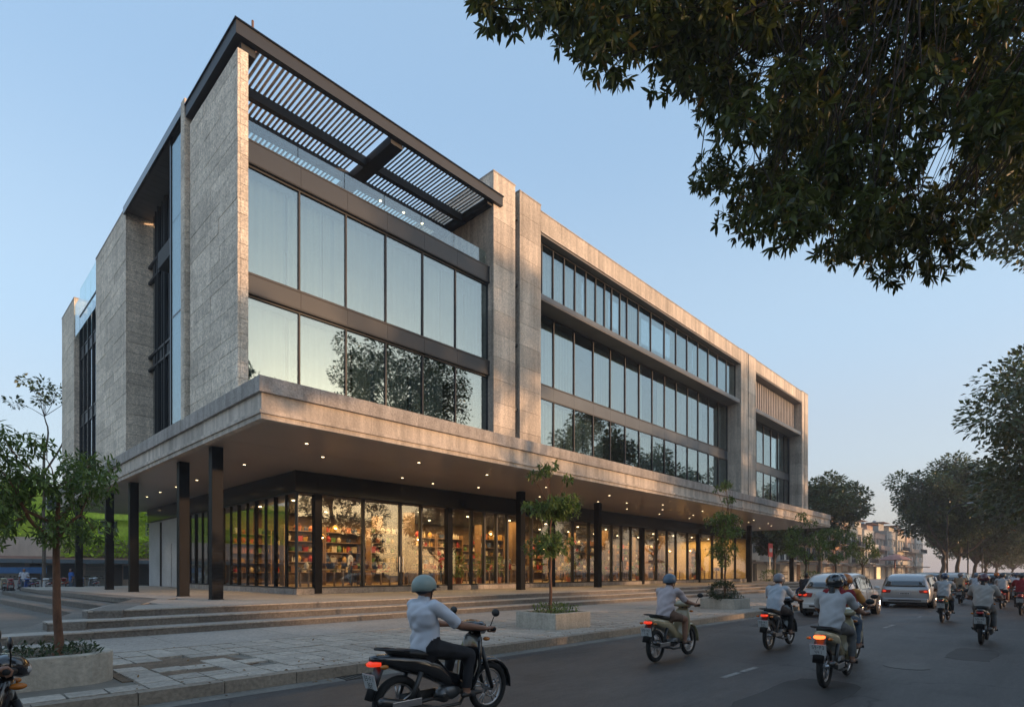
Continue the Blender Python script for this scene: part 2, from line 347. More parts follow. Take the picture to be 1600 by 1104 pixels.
# side street forecourt on the left
g = MB(); g.box(-120, 6.0, 15, 63, -.2, .12); tag(g.obj('forecourt', M('forecourt concrete', (.17, .155, .135), .85, nz=((.6, .2), (8, .15)))), kind='structure')
g = MB(); g.box(60, 420, 24, 30, -.2, .12); tag(g.obj('side_pavement', PLAZA), kind='structure')
STEPD = stonemat('side step granite', (.20, .178, .152), .2, 0, .14, 0)
# plaza on three steps; stacked, each tier set back
Z0, Z1, Z2, Z3 = .15, .335, .52, .70
def tier(off, z0, z1, name):
    l = off*1.25
    poly = [(2.75-l, 16.2-off), (57.8+off*.6, 16.2-off), (57.8+off*.6, 44.5), (4.3-l, 44.5), (4.3-l, 36), (5.05-l, 22.3)]
    m_ = MB(); m_.prism(poly, z0, z1); return tag(m_.obj(name, STEP), kind='structure')
plaza = tag((lambda: (lambda m_: (m_.prism([(2.75, 16.2), (57.8, 16.2), (57.8, 44.5), (4.3, 44.5), (4.3, 36), (5.05, 22.3)], Z2, Z3-.03), m_)[1])(MB()))().obj('plaza', STEP), kind='structure')
t1 = tier(1.3, 0, Z1-.03, 'lower_step'); t2 = tier(.65, Z1-.03, Z2-.03, 'middle_step')
def slab_run(parent, p0, p1, depth, z0, z1, L_, mat, name='step_slab', nos=.02):
    """stone slabs laid along the edge p0->p1, depth measured to the left of the direction"""
    a = Vector(p0); b = Vector(p1); d = (b-a); n = max(1, round(d.length/L_)); ang = math.atan2(d.y, d.x); u = d.normalized(); nv = Vector((-u.y, u.x))
    for i in range(n):
        c = a+d*((i+.5)/n)+nv*(depth/2-nos); o = bpy.data.objects.new(name, ucube(mat)); link(o, parent)
        o.location = (c.x, c.y, (z0+z1)/2+random.uniform(-.002, .002)); o.scale = (d.length/n-.008, depth, z1-z0); o.rotation_euler = (0, 0, ang)
for par, off, zb, zt in ((t1, 1.3, .13, Z1), (t2, .65, Z1-.025, Z2), (plaza, 0, Z2-.025, Z3)):
    l = off*1.25
    slab_run(par, (2.75-l, 16.2-off), (57.8+off*.6, 16.2-off), .66, zb, zt-.035, 1.5, STEP, 'riser_slab', .004)
    slab_run(par, (2.75-l, 16.2-off), (57.8+off*.6, 16.2-off), .70, zt-.033, zt, 1.5, PLAZA, 'tread_slab', .03)
    slab_run(par, (5.05-l, 22.3), (2.75-l, 16.2-off), .66, zb, zt-.036, 1.5, STEP, 'riser_slab', .004)
    slab_run(par, (5.05-l, 22.3), (2.75-l, 16.2-off), .70, zt-.034, zt-.001, 1.5, STEPD, 'tread_slab', .03)
    slab_run(par, (4.3-l, 37), (5.05-l, 22.3), .70, zt-.035, zt-.002, 1.5, STEPD, 'tread_slab', .03)
x = 2.9; ys = (16.86, 18.2, 19.6, 21.0, 22.1)
for i in range(38):
    for j in range(4):
        xa = 3.4+1.42*i; 
        if ys[j] > 17 and xa < 3.4+(ys[j]-16.2)*.38: 
            continue
        box('plaza_slab', plaza, xa+.004, xa+1.416, ys[j]+.004, ys[j+1]-.004, Z2, Z3-.003+random.uniform(-.001, .001), PLAZA)
m_ = MB(); m_.prism([(2.85, 16.88), (3.4, 16.88), (6.2, 22.1), (10.6, 22.1), (10.6, 44.4), (4.35, 44.4), (4.35, 36), (5.1, 22.3)], Z2, Z3-.005); m_.obj('plaza_floor', PLAZA, plaza)

# ================================================================ MAIN BUILDING
XL, YF = 6.385, 17.0
bld = thing('commercial_building', (XL, YF, 0), 'large modern granite and glass building with a deep canopy over its lit ground floor', 'building', world=True)
core = MB()
core.box(7.6, 57.1, 26.6, 45.3, 6.75, 16.9); core.box(18.2, 57.1, 20.4, 26.6, 16.7, 16.95); core.box(7.4, 18.2, 22.6, 26.6, 6.75, 16.4)
core.box(18.2, 57.1, 20.4, 26.6, 6.7, 16.7)
core.box(10.9, 56.4, 31.4, 44, .6, 5.6); core.box(10.75, 14, 37.2, 43.4, .6, 5.6, 0)
core.obj('core_wall', M('render wall', (.20, .19, .175), .8), bld)
gw = box('end_wall', bld, 10.66, 10.74, 37.2, 43.4, .7, 4.8, M('pale wall panel', (.46, .47, .48), .6))
box('door_panel', bld, 10.62, 10.66, 38.6, 39.7, .72, 3.3, M('pale wall panel', (.46, .47, .48), .6)); box('wall_pipe', bld, 10.58, 10.66, 40.6, 40.72, .72, 4.7, METAL)
def clad(parent, face, a0, a1, z0, z1, plane, ch, cl, mat, name='stone_panel', th=.05, jz=.012, jit=.004, stagger=True, proud=0.0):
    """stone courses on a vertical plane. face '-y': a = x ; '-x': a = y; '+x'"""
    nc = max(1, round((z1-z0)/ch)); h = (z1-z0)/nc
    for c in range(nc):
        n = max(1, round((a1-a0)/cl)); w = (a1-a0)/n; cuts = [a0+w*i for i in range(n+1)]
        if stagger and n > 1:
            cuts = [a0]+[a0+w*(i+(.5 if c % 2 else 0)+random.uniform(-.12, .12)) for i in range(1, n)]+[a1]
        for p, q in zip(cuts, cuts[1:]):
            if q-p < .02: continue
            d = random.uniform(0, jit)+proud; za, zb = z0+h*c+jz/2, z0+h*(c+1)-jz/2
            if face == '-y': box(name, parent, p+jz/2, q-jz/2, plane-d, plane+th, za, zb, mat)
            elif face == '-x': box(name, parent, plane-d, plane+th, p+jz/2, q-jz/2, za, zb, mat)
            else: box(name, parent, plane-th, plane+d, p+jz/2, q-jz/2, za, zb, mat)
ZB = 6.74
def pier(x0, x1, y0, y1, z1):
    m_ = MB(); m_.box(x0+.04, x1-.04, y0+.04, y1-.01, ZB, z1-.03); return m_.obj('pier', JOINT, bld)
# left wing piers, rough coursed granite
p = pier(XL, 6.68, YF, 21.12, 16.60)
clad(p, '-x', YF+.001, 21.12, ZB, 16.60, XL, .42, 1.35, ROUGH, 'stone_block', .06, .011, .012)
clad(p, '-y', XL+.061, 6.68, ZB, 16.60, YF, .42, .5, ROUGH, 'stone_block', .05, .011, .006, False)
clad(p, '+x', YF+.05, 21.12, 14.3, 16.60, 6.68, .60, 1.9, ROUGH, 'stone_block', .05)
p = pier(6.25, 7.6, 21.26, 21.62, 17.52); clad(p, '-y', 6.25, 7.5, ZB, 17.52, 21.26, .44, 1.3, ROUGH, 'stone_block', .05)
clad(p, '-x', 21.31, 21.62, ZB, 17.52, 6.25, .44, .5, ROUGH, 'stone_block', .045)
p = pier(XL, 7.65, 29.56, 35.59, 17.55); clad(p, '-x', 29.56, 35.59, ZB, 17.55, XL, .46, 1.9, ROUGH, 'stone_block', .06, .014, .012); clad(p, '-y', XL+.061, 7.65, ZB, 17.55, 29.56, .46, 1.3, ROUGH, 'stone_block', .05, .014, .01, False)
p = pier(XL, 7.0, 41.38, 45.37, 17.5); clad(p, '-x', 41.38, 45.37, ZB, 17.5, XL, .5, 2.0, ROUGH, 'stone_block', .06, .016, .012); clad(p, '-y', XL+.061, 7.0, ZB, 17.5, 41.38, .5, 1.0, ROUGH, 'stone_block', .05, .016, .01, False)
box('stone_coping', bld, XL-.02, 7.7, 29.54, 35.61, 17.52, 17.6, BAND); box('stone_coping', bld, XL-.02, 7.1, 41.36, 45.4, 17.47, 17.55, BAND)
# street piers, dressed panels
def street_pier(x0, x1, z1, groove=None, ret=True, yr=18.06, wret=None):
    p = pier(x0, x1, YF, wret or 19.0, z1)
    segs = [(x0, x1)] if not groove else [(x0, groove[0]), (groove[1], x1)]
    for a, b in segs: clad(p, '-y', a, b, ZB, z1, YF, .93, 1.6, STONE, 'stone_panel', .05, .010, .003, False)
    if ret: clad(p, '-x', YF+.051, wret or yr, ZB, z1, x0, .93, 1.15, STONE, 'stone_panel', .04, .010, .003)
    box('pier_coping', bld, x0-.015, x1+.015, YF-.015, (wret or 19)+.01, z1-.02, z1+.04, BAND)
    return p
street_pier(16.59, 17.9, 18.22, wret=22.6)
street_pier(18.18, 19.58, 18.15, ret=True)
street_pier(41.96, 44.76, 17.93, (43.22, 43.36)); street_pier(55.57, 57.29, 17.97, (56.28, 56.44))
box('slot_backing', bld, 17.9, 18.18, 17.42, 19, ZB, 17.6, SOFD)
for z in (8.6, 11.4, 14.0, 16.9): box('slot_bracket', bld, 17.9, 18.18, 17.12, 17.42, z, z+.12, METAL)
# parapets over bays B and C
for a, b in ((19.58, 41.96), (44.76, 55.57)):
    m_ = MB(); m_.box(a, b, YF+.04, YF+.5, 17.0, 17.86); pp = m_.obj('parapet', JOINT, bld)
    clad(pp, '-y', a, b, 17.02, 17.88, YF, .9, 1.5, STONE, 'stone_panel', .05, .010, .003, False)
    box('parapet_coping', bld, a, b, YF-.02, YF+.5, 17.87, 17.92, BAND); box('parapet_lip', bld, a, b, YF-.03, YF+.3, 16.95, 17.015, PLASTER)
    box('roof_soffit', bld, a, b, YF+.02, 18.3, 16.86, 16.95, SOFD)
# curtain walls
def curtain(x0, x1, y, rows, xs, parent_mat=MULL, mw=.055, curtains=True, roomd=2.2, spand=()):
    xs = [x0]+[v for v in xs if x0+.3 < v < x1-.2]+[x1]
    fr = MB()
    for z0, z1 in rows: fr.box(x0, x1, y-.05, y+.07, z0, z0+.06); fr.box(x0, x1, y-.05, y+.07, z1-.06, z1)
    F = fr.obj('curtain_wall', parent_mat, bld)
    for z0, z1 in rows:
        for a, b in zip(xs, xs[1:]):
            o = box('glass_pane', F, a+.02, b-.02, y, y+.02, z0+.055, z1-.055, GLU); o.rotation_euler = (random.uniform(-.0035, .0035), 0, random.uniform(-.004, .004))
        for v in xs: box('mullion', F, v-mw/2, v+mw/2, y-.045, y+.08, z0+.058, z1-.058, MULL)
    for (z0, z1, dy, mt) in spand:
        for a, b in zip(xs, xs[1:]): box('spandrel_panel', F, a+.004, b-.004, y-dy, y+.05, z0+.002, z1-.002, mt)
    return F
def drapes(x0, x1, y, z0, z1, seed, cover=.8):
    q = random.Random(seed); x = x0+.1
    while x < x1-.3:
        w = q.uniform(.9, 2.4); w = min(w, x1-.1-x)
        if q.random() < cover:
            m_ = MB(); n = int(w/.05); m_.add([(x+w*i/n, y+.03*math.sin(i*1.35+q.random()*.8), zz) for i in range(n+1) for zz in (z0, z1)], [(2*i, 2*i+2, 2*i+3, 2*i+1) for i in range(n)])
            m_.obj('curtain', CURT, bld, smooth=True)
        x += w+q.uniform(0, .12)
YA = 17.37
curtain(6.68, 16.59, YA, ((ZB, 9.78), (10.40, 13.62)), (8.38, 10.01, 11.58, 13.21, 14.82), spand=((9.78, 10.40, .14, SPAN), (13.62, 14.33, .14, SPAN)))
for z in (9.80, 10.34, 13.64, 14.27): box('spandrel_trim', bld, 6.68, 16.59, YA-.155, YA-.13, z, z+.04, MULL)
drapes(6.8, 16.5, 17.85, 10.45, 13.6, 3, .92); drapes(6.8, 16.5, 17.85, ZB, 9.7, 4, .7)
m_ = MB(); m_.box(6.69, 16.58, 17.5, 22.6, 9.8, 10.36); m_.box(6.69, 16.58, 17.46, 26, 13.64, 14.28); m_.box(6.7, 16.58, 21.0, 21.1, 6.75, 13.6); m_.obj('floor_slab', ROOM, bld)
m_ = MB(); m_.box(7.0, 16.58, 22.55, 22.6, 14.3, 16.9); m_.obj('terrace_back_wall', ROOM, bld)
F = MB().box(7.1, 16.5, 22.45, 22.5, 14.3, 14.4).obj('terrace_glazing', MULL, bld)
for i in range(6): box('glass_pane', F, 7.2+1.55*i, 8.7+1.55*i, 22.42, 22.45, 14.4, 16.7, GLU)
# balustrade
bal = MB(); bal.box(6.68, 16.59, 17.42, 17.50, 14.30, 14.40); B_ = bal.obj('balustrade', METAL, bld)
xs = (6.70, 8.38, 10.01, 11.58, 13.21, 14.82, 16.57)
for a, b in zip(xs, xs[1:]): box('glass_panel', B_, a+.012, b-.012, 17.44, 17.46, 14.38, 15.02, GLB)
# bay B
XR2 = (20.1, 21.72, 23.35, 25.01, 26.61, 28.1, 29.6, 31.1, 32.6, 34.1, 35.65, 37.2, 38.8, 40.38)
XR1 = (19.6+.53, 20.95, 21.79, 22.64, 23.54, 24.39, 25.19, 25.85, 26.65, 27.35, 28.54, 29.9, 31.5, 32.95, 34.41, 35.94, 37.46, 38.9, 40.4)
curtain(19.58, 41.96, 18.05, ((ZB, 9.96), (10.57, 13.93)), XR2, mw=.07, spand=((9.96, 10.57, .03, SPANL),))
curtain(19.58, 41.96, 17.45, ((14.28, 16.84),), XR1, mw=.06)
drapes(19.7, 41.9, 18.5, 10.6, 13.9, 5, .75); drapes(19.7, 41.9, 17.95, 14.3, 16.8, 6, .85); drapes(19.7, 41.9, 18.5, ZB, 9.9, 8, .65)
m_ = MB(); m_.box(19.59, 41.95, 18.2, 20.4, 10, 10.5); m_.box(19.59, 41.95, 17.55, 20.4, 13.98, 14.26); m_.obj('floor_slab', ROOM, bld)
def ledge(a, b):
    L_ = MB(); L_.box(a, b, 17.06, 18.04, 13.95, 14.0); o = L_.obj('ledge', SOFD, bld); n = round((b-a)/1.6)
    for i in range(n): box('ledge_panel', o, a+(b-a)*i/n+.003, a+(b-a)*(i+1)/n-.003, 17.04, 17.40, 14.0, 14.22, SPANL)
ledge(19.58, 41.80)
# bay C
XC = (46.2, 47.8, 49.4, 51.1, 52.75, 54.4)
curtain(44.76, 55.57, 18.15, ((ZB, 9.96), (10.57, 13.93)), XC, mw=.07, spand=((9.96, 10.57, .03, SPANL),))
m_ = MB(); m_.box(44.77, 55.56, 18.3, 20.4, 10, 10.5); m_.box(44.77, 55.56, 17.5, 20.4, 13.98, 14.26); m_.obj('floor_slab', ROOM, bld)
ledge(44.76, 55.45); drapes(44.9, 55.4, 18.6, 10.6, 13.9, 9, .7)
lv = MB(); lv.box(44.78, 55.55, 18.9, 18.95, 14.25, 16.86); LV = lv.obj('louvre_screen', M('screen backing', (.30, .29, .28), .7), bld)
for i in range(27): box('vertical_louvre', LV, 44.95+.39*i, 45.07+.39*i, 17.62, 18.25, 14.24, 16.8, M('pale louvre', (.42, .38, .35), .6))
# roof frame and pergola over the terrace
pf = MB()
for (a, b, c_, d_, e_, f_) in ((6.28, 17.0, 16.86, 17.06, 16.86, 17.24), (6.28, 6.50, 17.06, 21.24, 16.86, 17.24), (6.50, 6.9, 17.06, 21.24, 16.62, 16.92), (6.5, 16.58, 18.66, 18.86, 16.72, 17.02), (6.5, 16.58, 19.85, 20.10, 16.68, 17.02),
                               (6.5, 16.58, 22.2, 22.5, 16.7, 17.02), (11.6, 12.1, 17.06, 22.2, 16.70, 17.01), (16.3, 16.59, 17.06, 22.2, 16.75, 17.0)): pf.box(a, b, c_, d_, e_, f_)
P_ = pf.obj('pergola', METAL, bld); box('roof_flashing', bld, 6.24, 17.03, 16.82, 17.1, 17.242, 17.28, BLACK); box('roof_flashing', bld, 6.24, 6.52, 17.1, 21.26, 17.242, 17.28, BLACK)
random.seed(21)
for i in range(62):
    x = 6.93+.155*i
    if 11.48 < x < 12.2: continue
    o = box('pergola_slat', P_, x-.028, x+.028, 17.07, 22.2, 17.03, 17.15, WOODS); o.rotation_euler = (random.uniform(-.004, .004), R(38)+random.uniform(-.06, .06), random.uniform(-.006, .006))
mm = MB(); mm.tube([(7.0, 17.5, 17.2), (7.0, 17.5, 18.1)], .035, 6); mm.tube([(7.0, 17.5, 17.2), (7.2, 17.6, 17.35)], .06, 6); mm.obj('roof_mast', M('rusty steel', (.22, .13, .09), .7, .3), bld)
mm = MB(); mm.ell((17.6, 18.4, 18.38), (.22, .22, .22)); mm.tube([(17.6, 18.4, 18.2), (17.6, 18.4, 18.4)], .1, 8); mm.obj('roof_vent', M('galvanised vent', (.35, .35, .34), .4, .6), bld, smooth=True)
for x, y in ((15.2, 20.0), (14.2, 19.95), (13.1, 20.0), (15.9, 20.6)):
    mm = MB(); mm.tube([(x, y, 16.66), (x, y, 16.70)], .05, 10); mm.obj('downlight', SPOTM, bld)
# left wing recess: roof edge, soffit boards, dark curtain wall, glass fin
box('roof_edge', bld, 6.27, 6.36, 21.62, 29.56, 17.18, 17.5, BLACK); box('roof_edge', bld, 6.36, 7.6, 21.62, 29.56, 17.42, 17.5, METAL)
for i in range(20): box('soffit_board', bld, 6.37, 7.58, 21.64+.396*i, 22.026+.396*i, 17.33, 17.36, SOFD)
gf = MB(); gf.box(XL-.02, XL+.05, 21.64, 21.80, ZB, 17.3); gf.box(XL-.02, XL+.05, 23.17, 23.25, ZB, 17.3); gf.box(XL, XL+.04, 21.7, 23.2, 10.7, 10.76); G_ = gf.obj('glass_fin', BLACK, bld)
for z0, z1 in ((ZB, 10.7), (10.76, 14.1), (14.12, 17.3)): box('glass_pane', G_, XL+.01, XL+.03, 21.8, 23.17, z0, z1, GLU)
box('fin_backing', bld, 7.0, 7.05, 21.64, 23.2, ZB, 17.3, ROOM)
lw = MB(); 
for z in (10.6, 11.17, 14.5, 15.2): lw.box(7.22, 7.36, 23.2, 29.55, z-.05, z+.05)
L_ = lw.obj('recessed_window', METAL, bld)
DG = glass('dark glass', (.35, .36, .36), .12)
for j, y in enumerate([23.2+.98*i for i in range(7)][:-1]):
    for z0, z1 in ((ZB, 10.55), (11.22, 14.45), (15.25, 17.3)): box('glass_pane', L_, 7.30, 7.32, y+.05, y+.95, z0, z1, DG)
    for z0, z1 in ((10.65, 11.12), (14.55, 15.15)): box('spandrel_panel', L_, 7.28, 7.34, y+.02, y+.97, z0, z1, SPAN)
    box('mullion', L_, 7.20, 7.36, y-.03, y+.03, ZB, 17.32, METAL)
    box('mullion', L_, 7.24, 7.36, y+.46, y+.50, ZB, 17.32, METAL)
box('room_wall', bld, 7.75, 7.8, 23.2, 29.5, ZB, 17.3, ROOM)
# second glazed slot
ls = MB(); 
for z in (10.0, 10.6, 13.9, 14.5): ls.box(6.66, 6.78, 35.6, 41.38, z, z+.08)
L_ = ls.obj('slot_window', METAL, bld)
for i in range(5):
    y = 35.62+1.15*i
    for z0, z1 in ((ZB, 10.0), (10.68, 13.9), (14.58, 16.3)): box('glass_pane', L_, 6.70, 6.72, y, y+1.1, z0, z1, DG)
    for z0 in (10.08, 13.98): box('spandrel_panel', L_, 6.69, 6.74, y, y+1.12, z0, z0+.52, SPAN)
    box('mullion', L_, 6.62, 6.76, y+1.1, y+1.16, ZB, 16.3, METAL)
box('room_wall', bld, 7.1, 7.15, 35.6, 41.38, ZB, 16.2, ROOM)
b_ = MB().box(XL, XL+.06, 35.6, 39.9, 15.9, 15.98).obj('roof_balustrade', METAL, bld)
for i in range(3): box('glass_panel', b_, XL+.02, XL+.04, 35.62+1.43*i, 37.02+1.43*i, 15.2, 17.5, GLB)
box('glass_panel', b_, XL+.02, XL+.04, 39.95, 41.36, 15.2, 17.05, GLB)
# canopy
CX0, CX1, CY0, CY1, CZ = 6.25, 57.75, 15.2, 46.0, 5.66
cn = MB(); cn.box(CX0+.12, CX1-.12, CY0+.12, CY1, CZ+.10, 6.70); can = cn.obj('canopy', PLASTER, bld)
L_ = CX1-CX0; n = 30
for i in range(n):
    a, b = CX0+L_*i/n+.003, CX0+L_*(i+1)/n-.003
    box('band_panel', can, a, b, CY0, CY0+.3, 6.36+(.002 if i % 2 else 0), 6.78, BAND)
    if i % 2 == 0: box('fascia_panel', can, a+(.09 if i == 0 else 0), b+L_/n, CY0+.09, CY0+.13, 5.90, 6.355, PLASTER)
for i in range(15):
    a, b = CY0+.303+2.02*i, CY0+.303+2.02*(i+1)-.006
    box('band_panel', can, CX0, CX0+.3, a, b, 6.36, 6.78, BAND); box('band_panel', can, CX1-.3, CX1, a, b, 6.36, 6.78, BAND)
    box('fascia_panel', can, CX0+.09, CX0+.13, CY0+.14+2.02*i, CY0+.14+2.02*(i+1)-.006, 5.90, 6.355, PLASTER)
    box('fascia_panel', can, CX1-.13, CX1-.09, a, b, 5.90, 6.355, PLASTER)
box('canopy_roof', can, CX0+.3, CX1-.3, CY0+.3, 21, 6.70, 6.73, BAND)
for (a, b, c_, d_) in ((CX0+.02, CX1-.02, CY0+.02, CY0+.24), (CX0+.02, CX0+.24, CY0+.24, CY1), (CX1-.24, CX1-.02, CY0+.24, CY1)):
    box('drip_lip', can, a, b, c_, d_, 5.80, 5.895, PLASTER); box('drip_lip', can, a+.05, b-.05 if b-a > 1 else b, c_+.05 if d_-c_ < 1 else c_, d_, CZ, 5.795, PLASTER)
nx = 18
for i in range(nx):
    for (ya, yb) in ((CY0+.25, 18.6), (18.61, 22.14)):
        a = CX0+.25+(CX1-CX0-.5)*i/nx; b = CX0+.25+(CX1-CX0-.5)*(i+1)/nx
        box('soffit_panel', can, a+.0015, b-.0015, ya, yb-.002, CZ+.012, CZ+.04, SOFF)
for i in range(9): box('soffit_panel', can, CX0+.25, 10.62, 22.145+2.85*i, 22.14+2.85*(i+1), CZ+.012, CZ+.04, SOFF)
LT = [(8.6, 17.3), (8.65, 22.4), (8.65, 27.7), (8.65, 30.6), (8.65, 33.2), (8.7, 35.8), (8.7, 38.9), (9.9, 43), (10.0, 18.9), (14.6, 20.6), (16.5, 20.9), (13.0, 17.3), (16.6, 17.4), (18.8, 20.3), (21.0, 17.9), (23.4, 20.4),
      (25.6, 17.4), (27.4, 19.4)]+[(29.2+2.3*i+random.uniform(-.4, .4), yy+random.uniform(-.3, .3)) for i in range(12) for yy in ((17.6, 20.4) if i % 2 else (18.8,))]
for x, y in LT:
    if x > 57: continue
    mm = MB(); mm.tube([(x, y, CZ+.002), (x, y, CZ+.012)], .048, 12); mm.obj('downlight', SPOTM, can)
    mm = MB(); mm.tube([(x, y, CZ+.004), (x, y, CZ+.013)], .085, 14); mm.obj('downlight_rim', CHR, can)
# columns
def column(x, y, w=.34):
    m_ = MB(); m_.box(x-w/2, x+w/2, y-w/2, y+w/2, .70, CZ+.01); m_.box(x-w/2-.02, x+w/2+.02, y-w/2-.02, y+w/2+.02, .69, .715); m_.box(x-w/2-.012, x-w/2+.03, y-w/2-.012, y-w/2+.03, .72, CZ)
    m_.obj('column', COLM, bld, bevel=.006)
for x, y in ((6.82, 20.0), (6.9, 23.6), (6.9, 30.6), (6.9, 35.3), (6.9, 43.2), (21.3, 19.85), (28.0, 19.85), (56.9, 18.3), (50.9, 19.9)): column(x, y)
# shop front
sf = MB(); YS = 22.2
sf.box(10.6, 56.5, YS-.06, YS+.10, .93, .99); sf.box(10.6, 56.5, YS-.06, YS+.10, 4.78, 4.84); sf.box(10.59, 10.72, YS+.1, 37.2, .93, .99); sf.box(10.59, 10.72, YS+.1, 37.2, 4.78, 4.84)
SF = sf.obj('shopfront', METAL, bld)
XS = [10.62, 11.48, 13.64, 15.6, 16.78, 18.5, 20.03, 20.95, 21.86, 22.7, 24.72, 26.56, 28.6, 30.3, 31.4, 32.9, 34.1, 35.3, 36.8, 38.9, 40.5, 41.9, 43.9, 45.8, 48.5, 50.5, 53.4, 56.4]
for a, b in zip(XS, XS[1:]):
    o = box('glass_pane', SF, a+.02, b-.02, YS, YS+.02, .98, 4.79, GLS)
    o.rotation_euler = (random.uniform(-.0015, .0015), 0, random.uniform(-.002, .002))
for i, v in enumerate(XS): 
    w = .30 if v in (11.48, 18.5, 26.56, 36.8, 45.8, 56.4) else (.09 if i else .04)
    box('mullion', SF, v-w/2, v+w/2, YS-(.16 if w > .2 else .09), YS+.12, .72 if w > .2 else .98, 4.79, COLM if w > .2 else MULL)
yl = [22.2+1.0*i for i in range(16)]
for i, (a, b) in enumerate(zip(yl, yl[1:])):
    box('glass_pane', SF, 10.65, 10.67, a+.03, b-.03, .98, 4.79, GLS); box('mullion', SF, 10.58 if i % 2 else 10.61, 10.72, b-.05, b+.05, .98, 4.79, COLM)
for a, b in zip(XS[1::2], XS[3::2]): box('fascia_panel', SF, a+.004, b-.004, YS-.10, YS+.06, 4.845, CZ+.01, BLACK)
box('fascia_panel', SF, 10.52, XS[1]-.004, YS-.10, YS+.06, 4.845, CZ+.01, BLACK)
for i in range(7): box('fascia_panel', SF, 10.53, 10.70, YS+.065+3.0*i, YS+.06+3.0*(i+1), 4.845, CZ+.01, BLACK)
for i in range(25): box('plinth_block', SF, 10.55+1.84*i+.004, 10.55+1.84*(i+1)-.004, YS-.12, YS+.10, .69, .925, BAND)
for i in range(8): box('plinth_block', SF, 10.53, 10.72, YS+.105+1.84*i, YS+.10+1.84*(i+1), .69, .925, BAND)
box('shop_floor', bld, 10.74, 56.4, YS+.12, 31.4, .68, .94, INTF); box('shop_ceiling', bld, 10.74, 56.4, YS+.12, 31.4, 4.84, 5.6, INTC)
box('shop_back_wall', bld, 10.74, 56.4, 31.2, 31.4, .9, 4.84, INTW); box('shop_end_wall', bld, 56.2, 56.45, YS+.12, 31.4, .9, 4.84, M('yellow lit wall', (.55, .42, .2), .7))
for x in (18.5, 26.56, 36.8, 45.8):
    for y in (25.5, 28.6): box('shop_column', bld, x-.22, x+.22, y-.22, y+.22, .94, 4.84, INTW)
box('dark_pier', bld, 56.5, 56.95, YS-.1, 24, .7, CZ, BLACK)
# ================================================================ PEOPLE
def vec(*a): return Vector(a)
def lerp(a, b, t): return a.lerp(b, t)
def seg_dist(P, a, b):
    ab = b-a; t = np.clip(((P-a) @ ab)/max(ab @ ab, 1e-9), 0, 1); return np.linalg.norm(P-(a+t[:, None]*ab), axis=1)
def ride_pose(lean=.0, headturn=0, pillion=False, feet=None):
    J = dict(pel=vec(-.26, 0, .82), wai=vec(-.25, 0, .98), che=vec(-.16+lean, 0, 1.18), nek=vec(-.11+lean*1.3, 0, 1.315), hed=vec(-.07+lean*1.5, 0, 1.42),
             sh=vec(-.14+lean, .18, 1.25), el=vec(.07+lean*.7, .26, 1.05), wr=vec(.33, .29, .995), hn=vec(.405, .30, .985),
             hip=vec(-.22, .09, .81), kn=vec(.22, .15, .72), an=vec(.16, .17, .34), to=vec(.36, .18, .30))
    if pillion:
        J.update(hip=vec(-.22, .11, .82), kn=vec(.18, .23, .76), an=vec(.10, .23, .36), to=vec(.28, .24, .33), el=vec(-.06, .25, 1.02), wr=vec(.10, .17, .96), hn=vec(.17, .14, .955), pel=vec(-.26, 0, .83))
    return J
